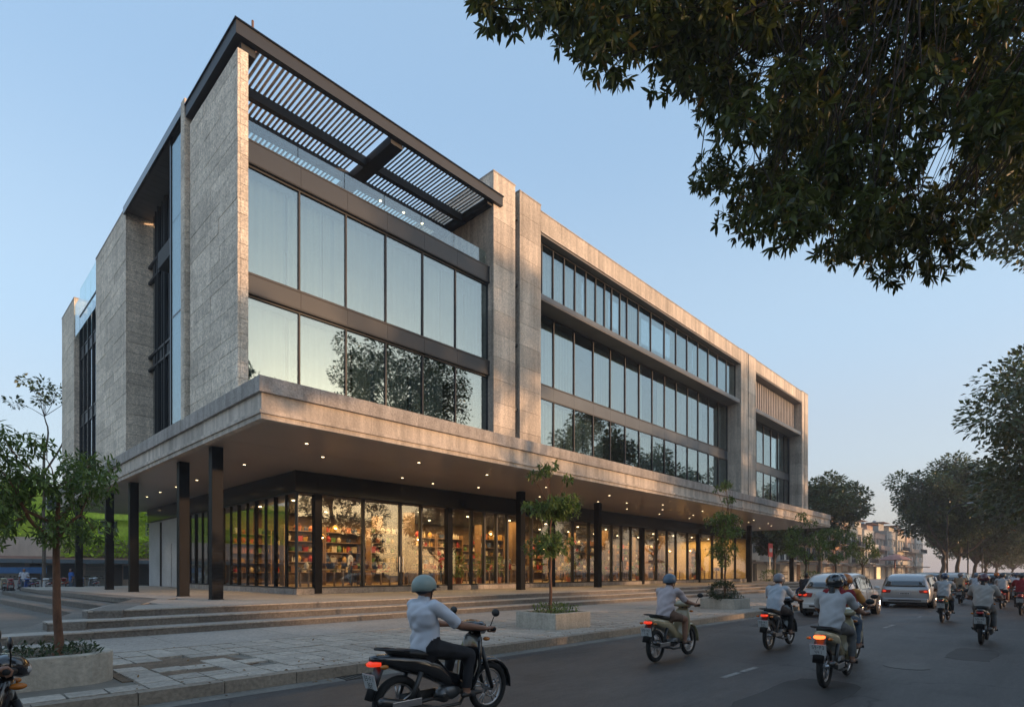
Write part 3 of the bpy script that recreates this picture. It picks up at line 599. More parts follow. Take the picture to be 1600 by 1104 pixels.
def person(label, J, shirt, pants, shoe=SHOE, sleeve=.75, shorts=False, helmet=None, visor=True, hair=0, grip=True, bulk=1.0, name='person'):
    seedf = (len(label)*7 % 13)*.5; b = MB(); P = []       # P: (p0, p1, r0, r1, tag)
    def cap(a, c, r0, r1, tg, flat=None):
        m = lerp(a, c, .5); b.tube([a, lerp(a, c, .33), lerp(a, c, .66), c], [r0, r0*.67+r1*.33+.003, r0*.33+r1*.67+.003, r1], 10, rnd=True, flat=flat); P.append((a, c, (r0+r1)/2*(flat[1] if flat else 1), tg))
    k = bulk; pel, wai, che, nek, hed = J['pel'], J['wai'], J['che'], J['nek'], J['hed']
    b.tube([pel-vec(0, 0, .09), pel+vec(-.01, 0, -.01), lerp(pel, wai, .6), wai+vec(0, 0, .03), lerp(wai, che, .5)+vec(-.012, 0, 0), che+vec(-.018, 0, 0), lerp(che, nek, .45)+vec(-.015, 0, 0), lerp(che, nek, .78)],
           [.13*k, .172*k, .170*k, .158*k, .168*k, .178*k, .150*k, .075*k], 16, flat=(1, .68), rnd=True)
    for q0, q1, r, tg in ((pel-vec(0, 0, .1), pel-vec(0, 0, .03), .11, 1), (pel+vec(0, 0, .0), wai, .12, 0), (wai, che, .12, 0), (che, lerp(che, nek, .6), .10, 0)): P.append((q0, q1, r, tg))
    cap(lerp(che, nek, .62), lerp(nek, hed, .35), .056, .052, 2)
    b.ell(hed+vec(0, 0, .015), (.098, .078, .112)); b.ell(hed+vec(.035, 0, -.055), (.058, .055, .058)); P.append((hed, hed+vec(0, 0, .03), .09, 2)); P.append((hed, hed+vec(.04, 0, -.05), .06, 2))
    b.tube([hed+vec(.088, 0, .01), hed+vec(.115, 0, -.025)], [.010, .016], 6, rnd=True)
    for s in (1, -1):
        f = lambda v: vec(v.x, v.y*s, v.z)
        get = lambda n_: J.get(n_+('L' if s > 0 else 'R')) or f(J[n_])
        sh, el, wr, hn, hip, kn, an, to = [get(n_) for n_ in ('sh', 'el', 'wr', 'hn', 'hip', 'kn', 'an', 'to')]
        b.ell(sh+vec(0, -s*.015, .0), (.066*k, .066*k, .062*k))
        cap(sh, el, .060*k, .047*k, 99); P.pop(); cutp = lerp(sh, el, sleeve) if sleeve <= 1 else el
        P.append((sh, cutp, .058, 0)); 
        if sleeve < 1: P.append((cutp+(el-sh).normalized()*.06, el, .044, 2))
        cap(el, wr, .044, .027, 0 if sleeve > 1 else 2)
        d = (hn-wr).normalized(); b.tube([wr, lerp(wr, hn, .5), hn+vec(-.012, 0, .012)], [.026, .038, .034], 8, flat=(1, .55), rnd=True); P.append((wr+d*.015, hn, .03, 2))
        cap(hip, lerp(hip, kn, .5), .098*k, .082*k, 1); cap(lerp(hip, kn, .5), kn, .082*k, .062, 2 if shorts else 1)
        cap(kn, lerp(kn, an, .45), .060, .054, 2 if shorts else 1); cap(lerp(kn, an, .45), an, .054, .038, 2 if shorts else 1); P.pop(); P.append((lerp(kn, an, .45), lerp(kn, an, .86), .045, 2 if shorts else 1)); P.append((lerp(kn, an, .97), an, .036, 2))
        b.tube([an+vec(-.045, 0, -.045), lerp(an, to, .4)+vec(0, 0, -.02), to], [.036, .043, .026], 8, flat=(1, .8), rnd=True); P.append((an+vec(-.04, 0, -.055), to+vec(0, 0, -.01), .035, 3))
    tmp = b.obj('tmp', shirt); md_ = tmp.modifiers.new('r', 'REMESH'); md_.mode = 'VOXEL'; md_.voxel_size = .0135; sm = tmp.modifiers.new('s', 'SMOOTH'); sm.iterations = 5; sm.factor = .5
    dg = bpy.context.evaluated_depsgraph_get(); me = bpy.data.meshes.new_from_object(tmp.evaluated_get(dg)); bpy.data.objects.remove(tmp)
    nv = len(me.vertices); V = np.empty(nv*3); me.vertices.foreach_get('co', V); V = V.reshape(-1, 3)
    # cloth folds: the shirt and trousers ripple across the body
    D = np.stack([seg_dist(V, np.array(p0), np.array(p1))-r for p0, p1, r, tg in P], 1); tg = np.array([p[3] for p in P]); vz = tg[D.argmin(1)]
    nrm = np.empty(nv*3); me.vertices.foreach_get('normal', nrm); nrm = nrm.reshape(-1, 3)
    q1 = V[:, 1]*9+seedf; fold = .0075*np.sin(V[:, 2]*24+np.sin(q1*1.7+V[:, 2]*11)*2.6+V[:, 0]*13)*np.sin(V[:, 1]*15+V[:, 2]*9+seedf*2)+.0045*np.sin(V[:, 1]*38+np.sin(V[:, 2]*21)*2+V[:, 0]*29)
    off = np.where(vz == 0, .008+fold, np.where(vz == 1, .004+fold*.7, 0)); V = V+nrm*off[:, None]; me.vertices.foreach_set('co', V.ravel())
    npoly = len(me.polygons); C = np.empty(npoly*3); me.polygons.foreach_get('center', C); C = C.reshape(-1, 3)
    D = np.stack([seg_dist(C, np.array(p0), np.array(p1))-r for p0, p1, r, t_ in P], 1); zi = tg[D.argmin(1)].astype(np.int32)
    me.materials.clear()
    for m in (shirt, pants, SKIN, shoe): me.materials.append(m)
    me.polygons.foreach_set('material_index', zi); me.polygons.foreach_set('use_smooth', [True]*npoly)
    # fingers curled round the grips, eyes, mouth, ears joined to the same body
    x = MB()
    for s in (1, -1):
        hn = J.get('hn'+('L' if s > 0 else 'R')) or vec(J['hn'].x, J['hn'].y*s, J['hn'].z)
        for i, ln in enumerate((.92, 1, .95, .78)):
            yy = s*(.033-.021*i); pts = []
            if grip:
                for a in (165, 120, 70, 15, -45, -95)[:6 if ln > .8 else 5]: pts.append(hn+vec(.028*math.cos(R(a)), yy, .028*math.sin(R(a))-.004))
            else: pts = [hn+vec(-.01, yy, 0), hn+vec(.035*ln, yy, -.006), hn+vec(.062*ln, yy, -.026), hn+vec(.070*ln, yy, -.045)]
            x.tube(pts, [.0105, .0105, .010, .0095, .009, .0075][:len(pts)], 6, 2)
        x.tube([hn+vec(-.03, -s*.03, -.004), hn+vec(-.012, -s*.045, -.026), hn+vec(.012, -s*.04, -.032), hn+vec(.028, -s*.03, -.026)], [.012, .0115, .0105, .008], 6, 2)
        x.ell(hed+vec(.082, s*.031, .018), (.012, .015, .009), 2, 8, 5); x.ell(hed+vec(.091, s*.031, .018), (.004, .007, .005), 4, 6, 4); x.ell(hed+vec(-.005, s*.079, -.005), (.020, .008, .030), 2, 8, 6)
    x.tube([hed+vec(.088, -.02, -.052), hed+vec(.096, 0, -.055), hed+vec(.088, .02, -.052)], .005, 5, 5)
    me.materials.append(HAIR); me.materials.append(M('lips', (.25, .08, .06), .5, nz=()))
    o2 = x.obj('t2', [shirt, pants, SKIN, shoe, HAIR, MATS['lips']], smooth=True)
    body = bpy.data.objects.new(name, me); COL.objects.link(body)
    import bmesh
    bm = bmesh.new(); bm.from_mesh(me); bm.from_mesh(o2.data); bm.to_mesh(me); bm.free(); bpy.data.objects.remove(o2)
    tag(body, label, 'person')
    h = hed+vec(-.008, 0, .035)
    if helmet:
        m_ = MB(); rs = []
        for i in range(9):
            a = R(-22+i*13.8); rs.append([h+vec(.138*math.cos(a)*math.cos(2*math.pi*k_/20), .116*math.cos(a)*math.sin(2*math.pi*k_/20), .118*math.sin(a)-(.02 if i == 0 and math.cos(2*math.pi*k_/20) < 0 else 0)) for k_ in range(20)])
        m_.rings(rs, 0); he = m_.obj('helmet', helmet, body, smooth=True)
        m_ = MB(); m_.rings([[h+vec((.139+e)*math.cos(2*math.pi*k_/20)*.94, (.118+e)*math.sin(2*math.pi*k_/20)*.94, -.045+dz-(.02 if math.cos(2*math.pi*k_/20) < 0 else 0)) for k_ in range(20)] for e, dz in ((0, 0), (.004, .0), (.004, .014), (0, .014))], 0, False); m_.obj('helmet_rim', DKP, he, smooth=True)
        if visor:
            m_ = MB(); m_.add([h+vec(.125, -.075, -.005), h+vec(.135, 0, .0), h+vec(.125, .075, -.005), h+vec(.17, .06, -.025), h+vec(.20, 0, -.022), h+vec(.17, -.06, -.025)], [(0, 1, 4, 5), (1, 2, 3, 4)]); vz_ = m_.obj('helmet_peak', DKP, he); sol = vz_.modifiers.new('s', 'SOLIDIFY'); sol.thickness = .005
        m_ = MB(); m_.tube([h+vec(.02, .1, -.05), hed+vec(.04, .06, -.09), hed+vec(.045, 0, -.118), hed+vec(.04, -.06, -.09), h+vec(.02, -.1, -.05)], .006, 5); m_.obj('chin_strap', DKP, he)
    m_ = MB(); m_.ell(hed+vec(-.018, 0, .03), (.098, .084, .105)); hr = m_.obj('hair', HAIR, body, smooth=True)
    if hair:
        m_ = MB(); m_.tube([hed+vec(-.095, 0, -.02), hed+vec(-.13, .005, -.09), hed+vec(-.15, 0, -.20), hed+vec(-.155, -.01, -.20-hair)], [.03, .042, .036, .012], 8, rnd=True); m_.obj('ponytail', HAIR, body, smooth=True)
    return body
def reperson(src, label, loc, rz=0, shirt=None, helm=None, pants=None, scale=1):
    c = copy_tree(src, loc, rz, label); c.scale = (scale,)*3
    if shirt or pants:
        d_ = src.data.copy(); 
        if shirt: d_.materials[0] = shirt
        if pants: d_.materials[1] = pants
        c.data = d_
    if helm:
        for ch in c.children:
            if ch.name.startswith('helmet'): d_ = ch.data.copy(); d_.materials[0] = helm; ch.data = d_
    return c
# ================================================================ MOTORBIKES
def disc_ring(m_, c, R_, r, mi=0, n=28, seg=8, axis='y'):
    rs = []
    for i in range(n+1):
        a = 2*math.pi*i/n; rs.append([vec(c[0]+(R_+r*math.cos(2*math.pi*j/seg))*math.cos(a), c[1]+r*math.sin(2*math.pi*j/seg), c[2]+(R_+r*math.cos(2*math.pi*j/seg))*math.sin(a)) for j in range(seg)])
    m_.rings(rs, mi, False)
def sect(cx, cz, hw, hh, n=14, p=.75, tilt=0):
    out = []
    for k in range(n):
        a = 2*math.pi*k/n; u = abs(math.cos(a))**p*math.copysign(1, math.cos(a)); w = abs(math.sin(a))**p*math.copysign(1, math.sin(a)); out.append(vec(cx+w*hh*tilt, u*hw, cz+w*hh))
    return out
def hsect(cx, cz, hx, hw, n=14, p=.8, bow=.0):
    out = []
    for k in range(n):
        a = 2*math.pi*k/n; u = abs(math.cos(a))**p*math.copysign(1, math.cos(a)); w = abs(math.sin(a))**p*math.copysign(1, math.sin(a)); out.append(vec(cx+w*hx-bow*u*u, u*hw, cz))
    return out
def motorbike(label, paint, loc=(0, 0, 0), lit=True, plate='59-K1 284', trim=DKP, basket=False):
    t = thing('motorbike', loc, label, 'motorbike')
    for nm, cx in (('front_wheel', .63), ('rear_wheel', -.60)):
        m_ = MB(); disc_ring(m_, (cx, 0, .290), .246, .043 if cx < 0 else .038); w = m_.obj('tyre', RUB, t, True)
        m_ = MB(); disc_ring(m_, (cx, 0, .290), .205, .015, 0, 24, 6); m_.tube([(cx, -.06, .29), (cx, .06, .29)], .035, 10)
        for i in range(5):
            a = 2*math.pi*i/5+.3
            for e in (-.16, .16): m_.tube([(cx+.03*math.cos(a), 0, .29+.03*math.sin(a)), (cx+.20*math.cos(a+e), 0, .29+.20*math.sin(a+e))], .009, 5)
        m_.obj('wheel_rim', CHR, t, True)
    m_ = MB(); disc_ring(m_, (.63, -.045, .29), .10, .008, 0, 20, 4); m_.obj('brake_disc', CHR, t, True)
    m_ = MB(); 
    for s in (-1, 1): m_.tube([(.63, .075*s, .29), (.555, .075*s, .50), (.47, .07*s, .76)], [.020, .026, .024], 8)
    m_.tube([(.47, 0, .72), (.405, 0, .98)], .03, 8); m_.obj('front_fork', DKP, t, True)
    m_ = MB(); rs = []
    for i in range(9):
        a = R(-8+i*21); rs.append([vec(.63+(.315+.012*math.cos(b_))*math.cos(a), .066*math.sin(b_), .30+(.305+.03*math.cos(b_))*math.sin(a)) for b_ in [math.pi*2*j/8 for j in range(8)]])
    m_.rings(rs); m_.obj('front_fender', paint, t, True)
    m_ = MB(); m_.rings([hsect(.29, .30, .03, .10), hsect(.34, .40, .035, .165, bow=.04), hsect(.40, .58, .04, .19, bow=.06), hsect(.425, .76, .045, .165, bow=.05), hsect(.43, .88, .05, .13, bow=.03), hsect(.43, .93, .03, .08)]); m_.obj('leg_shield', paint, t, True)
    m_ = MB(); m_.rings([sect(.27, .98, .10, .03), sect(.33, .995, .17, .055), sect(.42, 1.0, .175, .07), sect(.50, .975, .12, .075), sect(.545, .955, .06, .05)]); m_.obj('headlamp_cowl', paint, t, True)
    m_ = MB(); m_.ell((.515, 0, .955), (.05, .085, .05)); m_.obj('headlight', M('headlamp glass', (.5, .5, .5), .1, nz=(), coat=1), t, True)
    m_ = MB(); m_.tube([(.40, -.345, .985), (.455, -.25, .975), (.43, -.10, .985), (.43, .10, .985), (.455, .25, .975), (.40, .345, .985)], .012, 8); m_.obj('handlebar', DKP, t, True)
    for s in (-1, 1):
        m_ = MB(); m_.tube([(.40, s*.35, .985), (.452, s*.25, .975)], .019, 8); m_.obj('grip', RUB, t, True)
        m_ = MB(); m_.tube([(.43, s*.24, .98), (.43, s*.29, 1.08), (.42, s*.33, 1.13)], .005, 5); m_.ell((.42, s*.345, 1.16), (.016, .062, .042)); m_.obj('mirror', DKP, t, True)
        m_ = MB(); m_.ell((.48, s*.14, .86), (.045, .035, .022)); m_.obj('turn_signal', AMB, t, True)
    m_ = MB(); m_.rings([sect(.33, .36, .07, .06), sect(.20, .40, .085, .08), sect(.02, .46, .09, .10), sect(-.15, .58, .12, .13), sect(-.35, .65, .135, .11), sect(-.58, .70, .12, .09), sect(-.78, .745, .085, .055), sect(-.90, .765, .04, .03)]); m_.obj('body_panel', paint, t, True)
    m_ = MB(); m_.rings([sect(.12, .70, .06, .02), sect(.04, .735, .10, .04), sect(-.14, .745, .125, .04), sect(-.34, .765, .135, .045), sect(-.56, .80, .12, .04), sect(-.70, .82, .07, .025)]); m_.obj('seat', SEATM, t, True)
    m_ = MB(); m_.tube([(-.55, .13, .82), (-.78, .12, .85), (-.86, .0, .86), (-.78, -.12, .85), (-.55, -.13, .82)], .012, 8); m_.obj('grab_rail', trim, t, True)
    m_ = MB(); m_.rings([sect(-.83, .72, .07, .030), sect(-.89, .72, .065, .028), sect(-.93, .715, .04, .018)]); m_.obj('tail_light', TAILON if lit else TAIL, t, True)
    for s in (-1, 1): 
        m_ = MB(); m_.ell((-.84, s*.135, .70), (.045, .03, .022)); m_.obj('turn_signal', AMB, t, True)
    m_ = MB(); m_.rings([hsect(-.80, .70, .03, .07), hsect(-.86, .56, .02, .075), hsect(-.93, .38, .012, .07)]); m_.obj('rear_fender', DKP, t, True)
    m_ = MB(); T_ = Matrix.Translation((-.915, 0, .555)) @ Matrix.Rotation(R(-14), 4, 'Y'); m_.box(-.004, .004, -.10, .10, -.075, .075, 0, T_); pl = m_.obj('number_plate', PLATE, t)
    # plate characters, cut as small strokes
    SEG = {'0': 'abcdef', '1': 'bc', '2': 'abged', '3': 'abgcd', '4': 'fgbc', '5': 'afgcd', '6': 'afgedc', '7': 'abc', '8': 'abcdefg', '9': 'abcdfg', 'K': 'fegbc', 'H': 'fegbc', '-': 'g', ' ': '', 'F': 'aefg', 'P': 'abefg'}
    rows = plate.split(' '); m_ = MB()
    for ri, row in enumerate(rows):
        n = len(row)
        for ci, ch in enumerate(row):
            cx = ((n-1)/2-ci)*.031; cz = .034-ri*.066
            for sg in SEG.get(ch, ''):
                y0, y1, z0, z1 = {'a': (-1, 1, .85, 1.15), 'd': (-1, 1, -1.15, -.85), 'g': (-1, 1, -.15, .15), 'b': (-1.15, -.7, 0, 1), 'c': (-1.15, -.7, -1, 0), 'f': (.7, 1.15, 0, 1), 'e': (.7, 1.15, -1, 0)}[sg]
                m_.box(-.0055, -.0045, cx+y0*.009, cx+y1*.009, cz+z0*.022, cz+z1*.022, 0, T_)
    m_.obj('plate_lettering', INK, pl)
    m_ = MB(); m_.ell((.06, 0, .33), (.15, .10, .095)); m_.ell((.20, 0, .33), (.09, .065, .06)); m_.tube([(-.05, -.07, .30), (-.05, .11, .30)], .07, 10); m_.obj('engine', M('engine casting', (.16, .16, .16), .45, .7, nz=((8, .2),)), t, True)
    m_ = MB(); m_.tube([(.24, -.05, .28), (.12, -.11, .20), (-.20, -.13, .21), (-.40, -.15, .26), (-.45, -.155, .275), (-.88, -.165, .38)], [.017, .017, .018, .022, .045, .048], 10, rnd=True); m_.obj('exhaust', M('muffler', (.10, .10, .10), .35, .8, nz=()), t, True)
    m_ = MB(); m_.box(-.80, -.46, -.218, -.208, .30, .37); m_.obj('heat_shield', CHR, t, bevel=.006)
    m_ = MB()
    for s in (-1, 1): m_.tube([(-.05, .10*s, .31), (-.60, .085*s, .29)], .018, 6); m_.tube([(-.52, .11*s, .31), (-.40, .12*s, .60)], .026, 8)
    m_.box(-.56, -.08, .055, .075, .25, .37); m_.obj('swingarm', M('frame steel', (.06, .06, .06), .5, .5, nz=()), t, True)
    m_ = MB(); m_.tube([(.22, -.20, .285), (.22, .20, .285)], .014, 6)
    for s in (-1, 1): m_.tube([(.22, s*.13, .285), (.22, s*.23, .285)], .022, 8); m_.tube([(-.22, s*.10, .33), (-.20, s*.21, .34)], .016, 6)
    m_.obj('foot_peg', RUB, t, True)
    if basket:
        m_ = MB(); 
        for z in (.74, .82, .90): m_.box(.52, .54, -.13, .13, z, z+.012); m_.box(.75, .77, -.13, .13, z, z+.012); m_.box(.52, .77, -.13, -.12, z, z+.012); m_.box(.52, .77, .12, .13, z, z+.012)
        m_.box(.53, .76, -.12, .12, .73, .74); m_.obj('front_basket', CHR, t)
    return t
P_BLK = M('black bike paint', (.012, .012, .014), .18, nz=(), coat=.8); P_CRM = M('cream bike paint', (.42, .36, .22), .22, nz=(), coat=.7); P_RED = M('red bike paint', (.28, .012, .015), .2, nz=(), coat=.7)
P_BLU = M('blue bike paint', (.02, .07, .24), .2, nz=(), coat=.7); P_WHT = M('white bike paint', (.6, .6, .6), .2, nz=(), coat=.7); P_SIL = M('silver bike paint', (.28, .29, .30), .25, .5, nz=(), coat=.5); P_GRN = M('dark green bike paint', (.02, .06, .04), .2, nz=(), coat=.6)
C_WHITE = M('white shirt cloth', (.58, .60, .66), .85, nz=((7, .06),)); C_PINK = M('pale pink shirt cloth', (.50, .43, .44), .85, nz=((7, .06),)); C_LBLU = M('pale blue shirt cloth', (.42, .47, .53), .85, nz=((7, .06),)); C_GREY = M('light grey shirt cloth', (.42, .42, .43), .85, nz=((7, .06),))
C_ORG = M('orange shirt cloth', (.62, .28, .07), .85, nz=((7, .06),)); C_RED = M('dark red shirt cloth', (.22, .012, .018), .85, nz=((7, .06),)); C_DARK = M('black cloth', (.018, .018, .022), .85, nz=((7, .1),)); C_KHA = M('khaki cloth', (.24, .18, .12), .85, nz=((7, .08),))
C_JEAN = M('faded jeans', (.07, .10, .14), .85, nz=((9, .15),)); C_BEI = M('beige trousers', (.40, .35, .26), .85, nz=((7, .08),)); C_GTR = M('grey trousers', (.12, .12, .12), .85, nz=((7, .08),)); C_BRN = M('brown shorts', (.16, .10, .07), .85, nz=((7, .08),))
H_GRN = M('pale green helmet', (.27, .33, .30), .35, nz=()); H_BLU = M('slate blue helmet', (.12, .17, .23), .25, nz=()); H_BLK = M('black helmet', (.015, .015, .018), .12, nz=(), coat=1); H_NAVY = M('navy helmet', (.03, .045, .09), .15, nz=(), coat=1); H_ORG = M('orange helmet', (.55, .17, .04), .3, nz=()); H_GREY = M('grey helmet', (.2, .21, .24), .3, nz=()); H_MAR = M('maroon helmet', (.10, .02, .03), .2, nz=(), coat=1)
G_RIDE = 'people riding motorbikes down the street'; G_BIKE = 'motorbikes in the street traffic'
def ride(bike_label, person_label, x, y, paint, plate, pk, rz=0, **bk):
    b_ = motorbike(bike_label, paint, plate=plate, **bk); b_.location = (x, y, .003); b_.rotation_euler = (0, 0, rz); b_['group'] = G_BIKE
    p_ = person(person_label, **pk); p_.location = (x, y, .003); p_.rotation_euler = (0, 0, rz); p_['group'] = G_RIDE
    return b_, p_
b1, r1 = ride('black motorbike passing closest to the camera', 'rider in a loose white shirt and pale green helmet on the nearest black motorbike', 3.9, 4.74, P_BLK, '59-F1 362', dict(J=ride_pose(-.13), shirt=C_WHITE, pants=C_DARK, shoe=DSHOE, helmet=H_GRN, sleeve=.8, bulk=1.06))
b2, r2 = ride('cream motorbike with a lone rider beside the second planter', 'rider in a pale pinkish shirt, brown shorts and slate blue helmet on a cream motorbike', 9.68, 5.2, P_CRM, '59-K2 718', dict(J=ride_pose(-.01), shirt=C_PINK, pants=C_BRN, shoe=SHOE, shorts=True, helmet=H_BLU, sleeve=.7), lit=True)
b3, r3 = ride('dark motorbike with lit red tail lamp near the third planter', 'rider in a pale blue shirt and black trousers leaning over a dark motorbike', 12.75, 4.35, P_BLK, '59-H1 905', dict(J=ride_pose(.04), shirt=C_LBLU, pants=C_DARK, shoe=SHOE, helmet=H_GREY, sleeve=.6))
b4, r4 = ride('beige motorbike with bright orange tail lamp in the middle lane', 'woman rider with a long dark ponytail and black helmet in a light grey top', 9.3, 2.38, P_CRM, '59-P3 441', dict(J=ride_pose(.0), shirt=C_GREY, pants=C_GTR, shoe=SHOE, helmet=H_BLK, sleeve=.6, hair=.16, bulk=.95), rz=R(1))
for ch in b4.children:
    if ch.name.startswith('tail_light'): ch.data.materials[0] = M('bright tail lamp', (.5, .04, .01), .3, nz=(), emis=((1, .14, .03), 2.4))
b5, r5 = ride('silver motorbike carrying two people, ahead of the ponytailed rider', 'rider in an orange shirt, beige trousers and orange helmet', 11.35, 2.75, P_SIL, '59-K1 530', dict(J=ride_pose(.02), shirt=C_ORG, pants=C_BEI, shoe=SHOE, helmet=H_ORG, sleeve=.65))
pp_ = person('passenger in a dark red shirt and jeans sitting behind the orange shirted rider', ride_pose(.02, pillion=True), C_RED, C_JEAN, SHOE, helmet=H_NAVY, grip=False, sleeve=.7, bulk=.95); pp_.location = (11.0, 2.75, .003); pp_['group'] = G_RIDE
b6, r6 = ride('dark grey motorbike behind the silver van', 'rider in a light grey shirt and dark helmet following the silver van', 22.9, 2.72, P_GRN, '59-F2 127', dict(J=ride_pose(.0), shirt=M('cool grey shirt cloth', (.36, .38, .40), .85, nz=((7, .06),)), pants=C_DARK, shoe=DSHOE, helmet=H_NAVY, sleeve=.6), lit=False)
b7, r7 = ride('black motorbike with a square white plate, at the right of the road', 'rider in a beige grey shirt and maroon helmet with short dark ponytail', 16.75, 1.28, P_BLK, '59-H2 866', dict(J=ride_pose(.01), shirt=M('warm grey shirt cloth', (.38, .36, .34), .85, nz=((7, .06),)), pants=C_GTR, shoe=SHOE, helmet=H_MAR, sleeve=.6, hair=.05, bulk=1.05), lit=False)
b8 = motorbike('dark motorbike entering at the left edge in front of the planter', P_BLK, plate='59-K3 219'); b8.location = (-.02, 5.0, .003); b8['group'] = G_BIKE
r8 = reperson(r1, 'rider with reddish brown sleeves on the bike entering at the left edge', (-.02, 5.0, .003), 0, shirt=M('rust cloth', (.20, .07, .05), .85)); r8['group'] = G_RIDE
r9 = person('person in black sitting on a parked dark motorbike at the kerb', ride_pose(.05), C_DARK, C_DARK, DSHOE, helmet=None, sleeve=1.2); b9 = copy_tree(b3, (24.6, 7.35, .003), R(2), 'dark motorbike standing at the kerb under a person in black'); r9.location = (24.6, 7.35, .003); b9['group'] = G_BIKE
FAR = [(28.8, 1.1, P_RED, C_RED, H_BLK, 'far rider in a dark red shirt on a red motorbike at the right edge'), (34.5, 2.9, P_BLU, C_LBLU, H_BLU, 'far rider in a pale blue shirt beyond the silver van'), (37.0, 1.6, P_WHT, C_WHITE, H_NAVY, 'far rider in a white shirt on a white motorbike'),
       (41.0, 2.6, P_RED, C_DARK, H_ORG, 'far rider in black with an orange helmet'), (46.0, 1.1, P_SIL, C_PINK, H_BLK, 'far rider in a pink shirt on a silver motorbike'), (50.0, 3.1, P_BLK, C_ORG, H_GREY, 'far rider in an orange shirt and grey helmet'),
       (57.0, 1.9, P_BLU, C_GREY, H_RED if False else H_MAR, 'far rider in grey with a maroon helmet'), (63.0, 3.5, P_WHT, C_DARK, H_GRN, 'far rider in black with a pale green helmet'), (70.0, 1.2, P_RED, C_LBLU, H_ORG, 'distant rider in pale blue among the cars'), (78.0, 2.8, P_BLK, C_WHITE, H_BLK, 'distant rider in white among the cars'), (26.3, .55, P_SIL, C_PINK, H_MAR, 'rider in a pink shirt hugging the median beyond the maroon helmeted rider'), (33.2, 1.9, P_RED, C_GREY, H_BLK, 'far rider in grey on a red motorbike abreast of the khaki rider'), (39.0, .5, P_WHT, C_ORG, H_BLU, 'far rider in an orange shirt by the median'), (43.5, 2.0, P_BLK, C_LBLU, H_BLK, 'far rider in pale blue with a black helmet'), (48, 2.2, P_RED, C_RED, H_ORG, 'far rider in dark red with an orange helmet'), (53.0, .7, P_SIL, C_DARK, H_NAVY, 'far rider in black with a navy helmet by the median'), (60.0, .8, P_BLU, C_WHITE, H_BLK, 'distant rider in white by the median'), (36.5, 3.7, P_GRN, C_KHA, H_GREY, 'far rider in khaki right behind the blue grey van'), (31.5, .1, P_GRN, C_KHA, H_BLK, 'far rider in khaki close to the median')]
for x, y, pt, sh_, hm, lb in FAR:
    c = copy_tree(b6, (x, y, .003), random.uniform(-.04, .04), ('motorbike under the '+' '.join(lb.split()[:12])) if 'rider' in lb[:16] and 'pink shirt hugging' not in lb and 'khaki right' not in lb and 'abreast' not in lb else 'motorbike with one rider '+('hugging the median beyond the nearest dark bike' if 'pink' in lb else 'right behind the blue grey van' if 'behind' in lb else 'painted red, well beyond the silver people carrier'), {'body_panel': pt, 'leg_shield': pt, 'front_fender': pt, 'headlamp_cowl': pt}); c['group'] = G_BIKE
    p_ = reperson(random.choice((r2, r6, r7, r3)), lb, (x, y, .003), 0, sh_, hm); p_['group'] = G_RIDE
# parked: left forecourt row and right kerb corner
cols = [('black', P_BLK), ('blue', P_BLU), ('white', P_WHT), ('red', P_RED), ('silver', P_SIL), ('cream', P_CRM), ('blue', P_BLU)]
k = 0
for row, (yy, n) in enumerate(((48.6, 7), (52.5, 9))):
    for i in range(n):
        cn_, pt = cols[(i*3+row*2) % 7]; x = 3.4+.85*i+random.uniform(-.08, .08)
        c = copy_tree(b6, (x, yy+random.uniform(-.3, .3), .125), R(90+random.uniform(-8, 8)), '', {'body_panel': pt, 'leg_shield': pt, 'front_fender': pt, 'headlamp_cowl': pt})
        c['label'] = '%s motorbike parked on the forecourt, %s of the %s row' % (cn_, ('first', 'second', 'third', 'fourth', 'fifth', 'sixth', 'seventh', 'eighth', 'ninth')[i], ('front', 'rear')[row]); c['group'] = 'motorbikes parked on the forecourt'
for i, (x, y, a) in enumerate(((33.0, 9.6, 70), (34.0, 9.7, 75), (35.1, 9.5, 80), (36.3, 9.7, 85), (37.5, 9.6, 78), (38.7, 9.7, 84))):
    cn_, pt = cols[(i*2+1) % 7]
    c = copy_tree(b6, (x, y, .165), R(a), '%s motorbike parked on the pavement, %s in the row past the third planter' % (cn_, ('first', 'second', 'third', 'fourth', 'fifth', 'sixth')[i]), {'body_panel': pt, 'leg_shield': pt, 'front_fender': pt, 'headlamp_cowl': pt}); c['group'] = 'motorbikes parked past the third planter'
for i, (x, y) in enumerate(((7.6, 50.4), (5.1, 50.8), (10.8, 55))):
    p_ = person(('person in a blue top', 'person in a white top', 'person in a dark top')[i]+' standing among the parked motorbikes', dict(pel=vec(0, 0, .92), wai=vec(0, 0, 1.08), che=vec(0, 0, 1.30), nek=vec(.01, 0, 1.46), hed=vec(.02, 0, 1.58), sh=vec(0, .18, 1.40), el=vec(-.02, .24, 1.12), wr=vec(.04, .25, .88), hn=vec(.06, .25, .80), hip=vec(0, .09, .92), kn=vec(.02, .10, .50), an=vec(0, .11, .10), to=vec(.14, .13, .04)),
               (M('blue top cloth', (.03, .12, .40), .85), C_WHITE, C_DARK)[i], C_JEAN, DSHOE, grip=False, sleeve=.7); p_.location = (x, y, .12); p_.rotation_euler = (0, 0, R(200+60*i)); FIRST_STANDING = p_ if i == 0 else FIRST_STANDING
